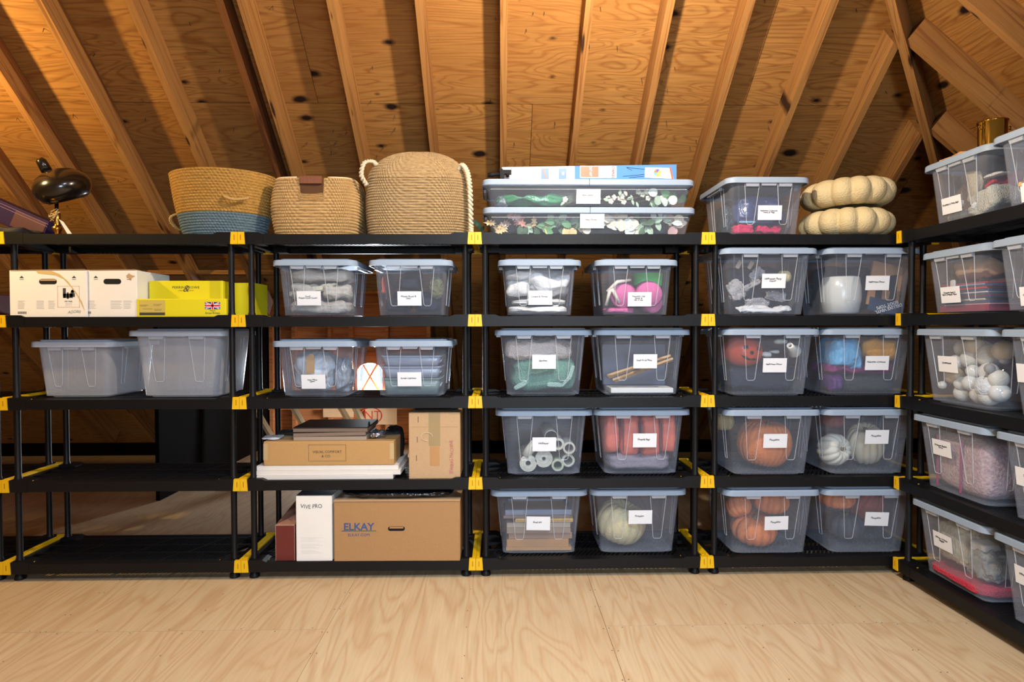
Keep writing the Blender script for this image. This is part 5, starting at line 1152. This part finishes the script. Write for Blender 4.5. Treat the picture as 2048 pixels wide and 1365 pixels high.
# things on the right bins
zr_ = ZT[0]-SURF+.309+.002
q = atX(1985, 272, 3.64)
t = thing('brass_bucket', 'shiny brass bucket standing on the bins at the upper right', 'bucket', (3.64, q.y, zr_))
BR2 = mat('polished_brass', C(200, 150, 60), .12, metal=1, var=.05)
MB().lathe([(.052, 0), (.056, .01), (.058, .15), (.062, .152), (.062, .158), (.056, .158), (.052, .012)], 40).build('bucket_body', BR2, t, True)
for s_ in (-1, 1):
    MB().tube([(s_*.057, -.01, .12), (s_*.075, -.012, .118), (s_*.077, -.012, .132), (s_*.062, -.01, .136)], .003, 6).build('handle_hook', BR2, t, True)
for i, (px, py, l_) in enumerate(((1858, 318, .20), (1886, 307, .18))):
    q = atX(px, py, 3.60+.03*i)
    o = MB().box(-l_/2, l_/2, -.04, .04, 0, .018).build('wooden_board', plw); tag(o, ['thin pale board lying on the stockings bin, nearer the corner', 'thin pale board lying on top of the other board'][i], 'board', 'pale boards on the stockings bin')
    o.location = (3.60+.03*i, -.26-.04*i, zr_+.019*i); o.rotation_euler = (0, 0, .08-.3*i)

# ---------------------------------------------------------------- SHELF 2, COLUMN 1: cartons
z2 = ZT[1]-SURF+.0006
def span(x0, x1, y, Y): a, b_ = at(x0, y, Y), at(x1, y, Y); return (a.x+b_.x)/2, b_.x-a.x
GM = mat('grey_marks', C(168, 164, 160), .7); DGM = mat('dark_marks', C(60, 58, 60), .7)
def carton_white(label, x0, x1, ytop, Y, dep, dx_marks):
    cx, w_ = span(x0, x1, 600, Y); h = at(x0, ytop, Y).z-z2
    t = crate('white_carton', label, 'carton', (cx, Y+dep/2, z2), (w_, dep, h), WCARD, group='white book cartons')
    f = -dep/2
    # hand hole: flat patch coloured as the shade inside, with a folded flap lip
    hx = 0 if dx_marks else -.02*0
    MB().loft([[(p.x, f-.0005, p.y) for p in rrect(.090, .028, .0139, 6, hx, h-.058)], [(p.x, f+.0002, p.y) for p in rrect(.090, .028, .0139, 6, hx, h-.058)]][::-1]).build('hand_hole', mat('hole_shade_paint', C(10, 7, 5), .9), t)
    MB().box(hx-.040, hx+.040, f-.0008, f-.0004, h-.054, h-.046).build('flap', KRAFT3, t) if dx_marks else None
    mk = MB()
    for sx in (-.135, .135):
        z_ = h-.04; x_ = sx*w_/.40
        mk.add([(x_-.012, f-.0006, z_), (x_+.012, f-.0006, z_), (x_, f-.0006, z_+.012)], [(0, 1, 2)]); mk.box(x_-.010, x_+.010, f-.0008, f, z_-.008, z_-.006)
    mk.build('arrow_mark', DGM, t)
    ln = MB(); r_ = random.Random(int(x0))
    for blk in ((-.155, -.115), (-.06, -.02), (0, .035)) if dx_marks else ((-.13, -.085), (-.01, .05), (.055, .10)):
        for k_ in range(7): ln.box(blk[0], blk[1]-r_.random()*.012, f-.0006, f, .045+k_*.0065, .0465+k_*.0065)
    ln.build('small_print', GM, t)
    bc = MB()
    for k_ in range(14): bc.box(-.155+k_*.0032, -.1535+k_*.0032, f-.0006, f, .018, .030)
    bc.build('barcode', DGM, t)
    # lifted top flap edge
    MB().box(-w_/2+.01, w_/2-.004, f-.002, f+.05, h, h+.003, Matrix.Rotation(-.012, 4, 'Y')).build('top_flap', KRAFT3, t)
    return t, w_, h, f
t, w_, h, f = carton_white('white book carton with a red-bordered stamp print and torn tape strip', 19, 174, 541, .012, .33, True)
rb = mat('stamp_red', C(200, 70, 64), .6); sm = MB(); X0_, X1_, Z0_, Z1_ = .048, .158, .052, .160
for k_ in range(14):
    for (xa, za, hor) in ((X0_+k_*.0082, Z0_, 1), (X0_+k_*.0082, Z1_, 1)): sm.box(xa, xa+.0045, f-.0006, f, za-.001, za+.001)
    for xa in (X0_, X1_): sm.box(xa-.001, xa+.001, f-.0006, f, Z0_+k_*.0080, Z0_+k_*.0080+.0045)
sm.build('stamp_border', rb, t)
fgm = MB(); 
for a in ((.075, .09, .11, .150), (.078, .088, .10, .115), (.075, .125, .100, .122), (.095, .104, .095, .128), (.11, .135, .105, .125), (.117, .130, .125, .140)): fgm.box(a[0], a[1], f-.0006, f, a[2], a[3])
fgm.add([(.112, f-.0006, .128), (.136, f-.0006, .128), (.124, f-.0006, .144)], [(0, 1, 2)]).build('stamp_figures', DGM, t)
text('ON MAIL', .010, DGM, t, (.103, f-.0008, .082)); text('--------------\n-------------\n--------------', .008, GM, t, (.103, f-.0008, .067)); text('ASO??'.replace('?', '0'), .022, GM, t, (.13, f-.0008, .028), shear=.3, hand=True)
tp = [(-.06, h-.002), (-.02, h-.001), (.02, h-.003), (.06, h-.02), (.10, h-.055), (.14, h-.11), (.17, h-.16), (.185, h-.21), (.175, h-.19), (.15, h-.135), (.12, h-.09), (.08, h-.045), (.04, h-.026), (-.05, h-.016)]
MB().add([(a, f-.001, c) for a, c in tp], [tuple(range(len(tp)))]).add([(a, f-.0002, c) for a, c in tp], [tuple(range(len(tp)))[::-1]]).build('tape_strip', mat('old_tape', C(206, 180, 122), .45), t)
t, w_, h, f = carton_white('plain white book carton between the stamped carton and the yellow boxes', 176.5, 274, 541, .02, .33, False)
MB().add([(.07, f-.0008, h-.03), (.085, f-.0008, h-.015), (.10, f-.0008, h-.025), (.118, f-.0008, h-.03), (.10, f-.0008, h-.04), (.095, f-.0008, h-.055), (.083, f-.0008, h-.042)], [tuple(range(7))]).build('torn_patch', KRAFT3, t)
# yellow boxes
YC = mat('yellow_carton', C(222, 208, 22), .5, var=.04, vs=5)
cx, w_ = span(273.5, 452, 615, .012); h = at(273, 598, .012).z-z2
t = crate('yellow_box', 'long yellow box with a small flag, in front of the taller yellow box', 'box', (cx, .062, z2), (w_, .10, h), YC)
f = -.05; wl_ = -w_/2
MB().box(wl_+.012, wl_+.145, f-.0006, f, .010, h-.008).build('address_label', mat('label_manila', C(200, 178, 88), .6), t)
MB().box(wl_+.014, wl_+.144, f-.0009, f-.0005, .010, .024).build('label_strip', DGM, t)
lm = MB()
for a in ((.018, .06, .062), (.018, .05, .056), (.085, .13, .066), (.085, .12, .060), (.03, .08, .042), (.09, .13, .040), (.09, .125, .034)): lm.box(wl_+a[0], wl_+a[1], f-.001, f-.0005, a[2], a[2]+.0012)
lm.build('label_print', DGM, t)
# flag
fx0, fx1, fz0, fz1 = w_/2-.108, w_/2-.030, .040, .078
BLU = mat('flag_blue', C(30, 50, 130), .5); FWH = mat('flag_white', C(240, 240, 244), .5); FRD = mat('flag_red', C(206, 30, 50), .5)
fcx, fcz, fw_, fh_ = (fx0+fx1)/2, (fz0+fz1)/2, fx1-fx0, fz1-fz0
fo = MB().box(fx0, fx1, f-.0006, f, fz0, fz1).build('printed_flag', BLU, t)
def band(x0, z0, x1, z1, wd, y, m_):
    d = Vector((x1-x0, 0, z1-z0)).normalized(); n = Vector((-d.z, 0, d.x))*wd/2; a, b_ = Vector((x0, y, z0)), Vector((x1, y, z1))
    MB().add([a-n, b_-n, b_+n, a+n], [(0, 1, 2, 3)]).build('flag_band', m_, fo)
e_ = .003
band(fx0+e_, fz0+e_, fx1-e_, fz1-e_, .0075, f-.0009, FWH); band(fx0+e_, fz1-e_, fx1-e_, fz0+e_, .0075, f-.0009, FWH)
band(fx0+e_, fz0+e_, fx1-e_, fz1-e_, .0028, f-.0012, FRD); band(fx0+e_, fz1-e_, fx1-e_, fz0+e_, .0028, f-.0012, FRD)
band(fx0, fcz, fx1, fcz, .0135, f-.0015, FWH); band(fcx, fz0, fcx, fz1, .0135, f-.0015, FWH)
band(fx0, fcz, fx1, fcz, .0080, f-.0018, FRD); band(fcx, fz0, fcx, fz1, .0080, f-.0018, FRD)
text('Made in', .009, DGM, t, (fcx, f-.0008, .033)); text('Great Britain', .0145, DGM, t, (fcx, f-.0008, .021))
cx2, w2 = span(298, 446, 600, .115); h2 = at(298, 562, .115).z-z2
t = crate('yellow_box', 'taller yellow box with a script ampersand, standing behind the flag box', 'box', (cx2, .17, z2), (w2, .11, h2), YC)
text('PERRIN   ROWE', .0185, DGM, t, (0, -.0556, h2-.036), space=1.12); text('&', .050, DGM, t, (-.002, -.0558, h2-.043), shear=.35); text('LONDON     LONDON', .008, mat('olive_print', C(150, 140, 30), .6), t, (0, -.0556, h2-.052))
q = at(508, 600, .30)
t = crate('yellow_box', 'yellow box standing behind the right posts of the first unit', 'box', (q.x-.06, .30, z2), (.20, .20, .19), YC)
cx3, w3 = span(276, 300, 600, .12)
t = crate('yellow_box', 'dark yellow box edge behind the long yellow box', 'box', (cx3+.0, .30, z2), (.07, .12, .155), mat('mustard_carton', C(150, 136, 30), .6))
q = at(4, 565, .25)
crate('red_carton', 'dark red boxes at the far left edge of the second shelf', 'box', (q.x-.17, .25, z2), (.30, .2, .13), mat('dark_red_carton', C(110, 30, 34), .6))

# ---------------------------------------------------------------- SHELF 4, COLUMN 2
z4 = ZT[3]-SURF+.0006
G = 'white framed panels under the kraft box'
pan = [(513, 786, 944.5, .020, .052), (513, 801, 935.5, .024, .060), (513, 797, 928, .024, .066)]
zc = z4; mw = mat('white_painted_panel', C(226, 220, 214), .5, var=.03)
lbs = ['white framed panel, lowest of the three', 'white framed panel, middle of the three', 'white framed panel, topmost of the three']
for i, (x0, x1, yy, hh_, Y) in enumerate(pan):
    cx, w_ = span(x0, x1, 940, .03+.01*i); cx += .0
    t = thing('framed_panel', lbs[i]+' under the kraft light-fixture box', 'panel', (cx, .03+.01*i, zc), group=G)
    MB().box(-w_/2, w_/2, 0, .03, 0, hh_-.001).box(-w_/2, w_/2, .31, .34, 0, hh_-.001).box(-w_/2, -w_/2+.03, .03, .31, 0, hh_-.001).box(w_/2-.03, w_/2, .03, .31, 0, hh_-.001).build('panel_frame', mw, t)
    MB().box(-w_/2+.03, w_/2-.03, .03, .31, .004, hh_-.008).build('panel_face', WCARD, t)
    zc += hh_
cx, w_ = span(527, 788, 905, .055); hk = at(600, 884, .055).z-zc
t = crate('kraft_box', 'wide kraft box with a framed shop name lying on the white panels', 'box', (cx, .055+.15, zc+.0006), (w_, .30, hk), KRAFT)
f = -.15; bxx = -.003; bz0, bz1 = .022, hk-.018
fm2 = MB(); xa, xb = -.10+.012, .10-.012
xa, xb = at(617, 905, .055).x-cx, at(692, 905, .055).x-cx
for a in ((xa, xb, bz0, bz0+.0012), (xa, xb, bz1-.0012, bz1), (xa, xa+.0012, bz0, bz1), (xb-.0012, xb, bz0, bz1)): fm2.box(a[0], a[1], f-.0006, f, a[2], a[3])
BRP = mat('brown_print', C(84, 56, 34), .7)
fm2.build('printed_frame', BRP, t)
text('VISUAL COMFORT', .0185, BRP, t, ((xa+xb)/2, f-.0008, hk*.56)); text('& CO.', .019, BRP, t, ((xa+xb)/2-.005, f-.0008, hk*.38))
for sx in (-1, 1): MB().box(sx*w_/2-.022 if sx > 0 else -w_/2, w_/2 if sx > 0 else -w_/2+.022, f-.0009, f-.0003, .03, hk-.01).build('tape', mat('clear_tape', C(196, 170, 124), .25), t)
zk = zc+hk+.0012
wg = mat('grey_board', C(134, 112, 96), .6, var=.1, stretch=(1, 12, 12), vs=20); dkf = mat('black_board', C(26, 22, 20), .5)
cx, w_ = span(587, 733, 876, .085)
t = thing('board', 'lower pale grey-brown board on the kraft box', 'board', (cx, .085, zk), group='boards on the kraft box', rot=(0, 0, .0)); MB().box(-w_/2, w_/2, 0, .28, 0, .020).build('board_body', mat('pale_board', C(168, 148, 128), .6, var=.1, stretch=(1, 12, 12), vs=20), t)
t = thing('board', 'middle grey-brown board, slightly tilted on the kraft box', 'board', (cx+.0, .082, zk+.0235), group='boards on the kraft box', rot=(0, -.018, 0)); MB().box(-w_/2, w_/2-.004, 0, .28, 0, .018).build('board_body', wg, t)
t = thing('board', 'topmost board with a black face, on the kraft box', 'board', (cx, .080, zk+.046), group='boards on the kraft box'); MB().box(-w_/2, w_/2+.006, 0, .30, 0, .018).build('board_edge', wg, t); MB().box(-w_/2, w_/2+.006, .0, .30, .018, .024).build('board_face', dkf, t)
q = at(560, 873, .12); soft('plastic_bag', 'thin white plastic bag at the left end of the kraft box', 'bag', (q.x-.045, .14, zk), (.10, .12, .018), mat('white_plastic_wrap', C(202, 206, 214), .3), seed=4, amp=.006)
q = at(572, 873, .2); soft('black_pouch', 'black pouch behind the white plastic bag', 'pouch', (q.x, .27, zk), (.14, .12, .035), mat('black_cloth', C(20, 20, 24), .7), seed=2, amp=.006)
q = at(748, 870, .15); soft('foil_bag', 'crinkled silver foil bag right of the boards', 'bag', (q.x+.02, .17, zk), (.09, .12, .040), mat('silver_foil', C(190, 194, 206), .2, metal=.9, bump=1, bs=60), seed=5, amp=.018, freq=20)
q = at(738, 858, .2); soft('green_ribbon_loop', 'dark green ribbon loop beside the foil bag', 'ribbon', (q.x, .2, zk), (.016, .05, .085), mat('green_cord', C(18, 96, 62), .6), seed=5, amp=.004, e=.8, nu=16, nv=12)
q = at(790, 868, .3); soft('black_pouch', 'black pouch behind the foil bag near the tall box', 'pouch', (q.x-.01, .33, z4), (.12, .18, .235), mat('black_cloth', C(20, 20, 24), .7), seed=6, amp=.016)
cx, w_ = span(817.5, 920.5, 890, .02); hs = at(860, 826, .02).z-z4
t = crate('kraft_box', 'tall taped kraft box with pink sideways handwriting', 'box', (cx, .02+.17, z4), (w_, .34, hs), KRAFT3); f = -.17
tpm = mat('brown_tape', C(160, 136, 96), .35, var=.1); tp2 = mat('paper_tape', C(184, 136, 84), .6)
MB().box(-.030, .030, f-.0008, f+.0, hs*.50, hs).build('tape', tpm, t); MB().box(-.024, .026, f-.0009, f, hs*.20, hs*.49).build('tape', tp2, t)
MB().box(-w_/2+.01, w_/2-.01, f-.0006, f, hs*.785, hs*.787).build('crease', mat('crease_brown', C(140, 110, 76), .8), t)
tr_ = [(-.04+.03*math.cos(a), f-.003, hs*.64+.022*math.sin(a)) for a in [k_*.6 for k_ in range(9)]]
MB().tube(tr_, .0012, 5).build('string', mat('string', C(220, 206, 170), .8), t)
for z_, x_ in ((.60, -.09), (.32, -.095), (.9, -.085)): soft_ = MB().box(x_-.002, x_+.002, f-.0006, f, hs*z_-.016, hs*z_+.014).build('scuff', mat('scuff', C(110, 92, 72), .8), t)
text('SEWING MACHINE', .026, mat('pink_marker', C(186, 100, 108), .7), t, (w_/2-.045, f-.0009, hs*.33), (PI/2, -PI/2, 0), hand=True, sx=.82)
soft('black_pouch', 'black folded pouch on top of the tall kraft box', 'pouch', (cx, .20, z4+hs+.001), (.24, .26, .018), mat('black_cloth', C(20, 20, 24), .7), seed=9, amp=.004)

# ---------------------------------------------------------------- SHELF 5, COLUMN 2
z5 = ZT[4]-SURF+.0006
cx, w_ = span(551, 589.5, 1080, .02); h = at(570, 1051, .02).z-z5
mr = mat('maroon_carton', C(104, 36, 30), .55, var=.12, vs=30); 
t = thing('maroon_box', 'maroon box with a sloping printed top, left of the white box', 'box', (cx, .02, z5))
MB().box(-w_/2, w_/2, 0, .34, 0, h).build('carton_body', mr, t)
ht = at(585, 1026, .12).z-z5
MB().add([(-w_/2, .004, h), (w_/2, .004, h), (w_/2, .33, h), (-w_/2, .33, h), (w_/2, .06, h+.045), (w_/2, .33, h+.07), (-w_/2+.01, .33, h+.05)], [(0, 3, 2, 1), (0, 1, 4), (1, 2, 5, 4), (2, 3, 6, 5), (3, 0, 6), (0, 4, 5, 6)]).build('sloping_flap', mat('printed_photo', C(150, 104, 84), .5, var=.6, vs=12, dark=C(40, 30, 30)), t)
wl2 = MB()
for a in ((-w_/2, w_/2, h-.002, h+.001), (-w_/2, -w_/2+.0015, 0, h), (w_/2-.0015, w_/2, 0, h)): wl2.box(a[0], a[1], -.0006, .0006, a[2], a[3])
wl2.build('worn_edge', mat('worn_card', C(190, 160, 140), .8), t)
cx, w_ = span(592, 664, 1060, .01); h = at(620, 993, .01).z-z5
t = crate('white_box', 'tall white box with hand-lettered name, between maroon and kraft boxes', 'box', (cx, .01+.17, z5), (w_, .34, h), WCARD); f = -.17
text('VIVE PRO', .030, DGM, t, (-.012, f-.0008, h-.055), sx=.9, hand=True)
MB().box(-w_/2+.001, w_/2-.001, f+.01, f+.33, h, h+.004).build('dark_top', mat('dark_top', C(40, 40, 44), .5), t)
ln = MB()
for k_ in range(13):
    if k_ not in (3, 8): ln.box(-w_/2+.025, -w_/2+.025+.115-(k_ % 3)*.02, f-.0006, f, .042+k_*.0068, .0430+k_*.0068)
ln.build('small_print', mat('pale_marks', C(206, 202, 198), .7), t)
cx, w_ = span(668, 921, 1060, .0); h = at(760, 1003, .0).z-z5
t = crate('kraft_box', 'largest kraft box with a blue brand print and hand hole', 'box', (cx, .0+.2, z5), (w_, .40, h), KRAFT2, rz=-.008); f = -.2
BP = mat('blue_brand_print', C(64, 84, 132), .7)
e0 = at(718, 1055, 0).x-cx
text('ELKAY', .052, BP, t, (e0, f-.0008, at(718, 1055, 0).z-z5), sx=1.05, bold=.0012)
MB().box(e0-.09, e0+.09, f-.0008, f, at(718, 1063.5, 0).z-z5, at(718, 1062.5, 0).z-z5+.001).build('printed_rule', BP, t)
text('ELKAY.COM', .021, BP, t, (e0, f-.0008, at(718, 1071, 0).z-z5))
hx, hz_ = at(793.5, 1058, 0).x-cx, at(793.5, 1058, 0).z-z5
MB().loft([[(p.x, f-.0006, p.y) for p in rrect(.088, .024, .0119, 6, hx, hz_)], [(p.x, f+.0002, p.y) for p in rrect(.088, .024, .0119, 6, hx, hz_)]][::-1]).build('hand_hole', mat('hole_shade_paint', C(10, 7, 5), .9), t)  # flat dark patch painting the shade inside the hand hole
MB().box(hx-.036, hx+.036, f-.0009, f-.0004, hz_+.001, hz_+.010).build('flap', KRAFT2, t)
MB().box(-w_/2, w_/2, f-.004, f+.05, h, h+.004).build('top_flap', KRAFT3, t)
soft('black_plastic', 'glossy black plastic sheet crumpled on the largest kraft box', 'plastic sheet', (cx-.01, .19, z5+h+.005), (w_*.92, .36, .046), mat('black_film', C(16, 20, 26), .18, bump=1, bs=30, spec=.8), seed=5, amp=.014, freq=9, nu=70)
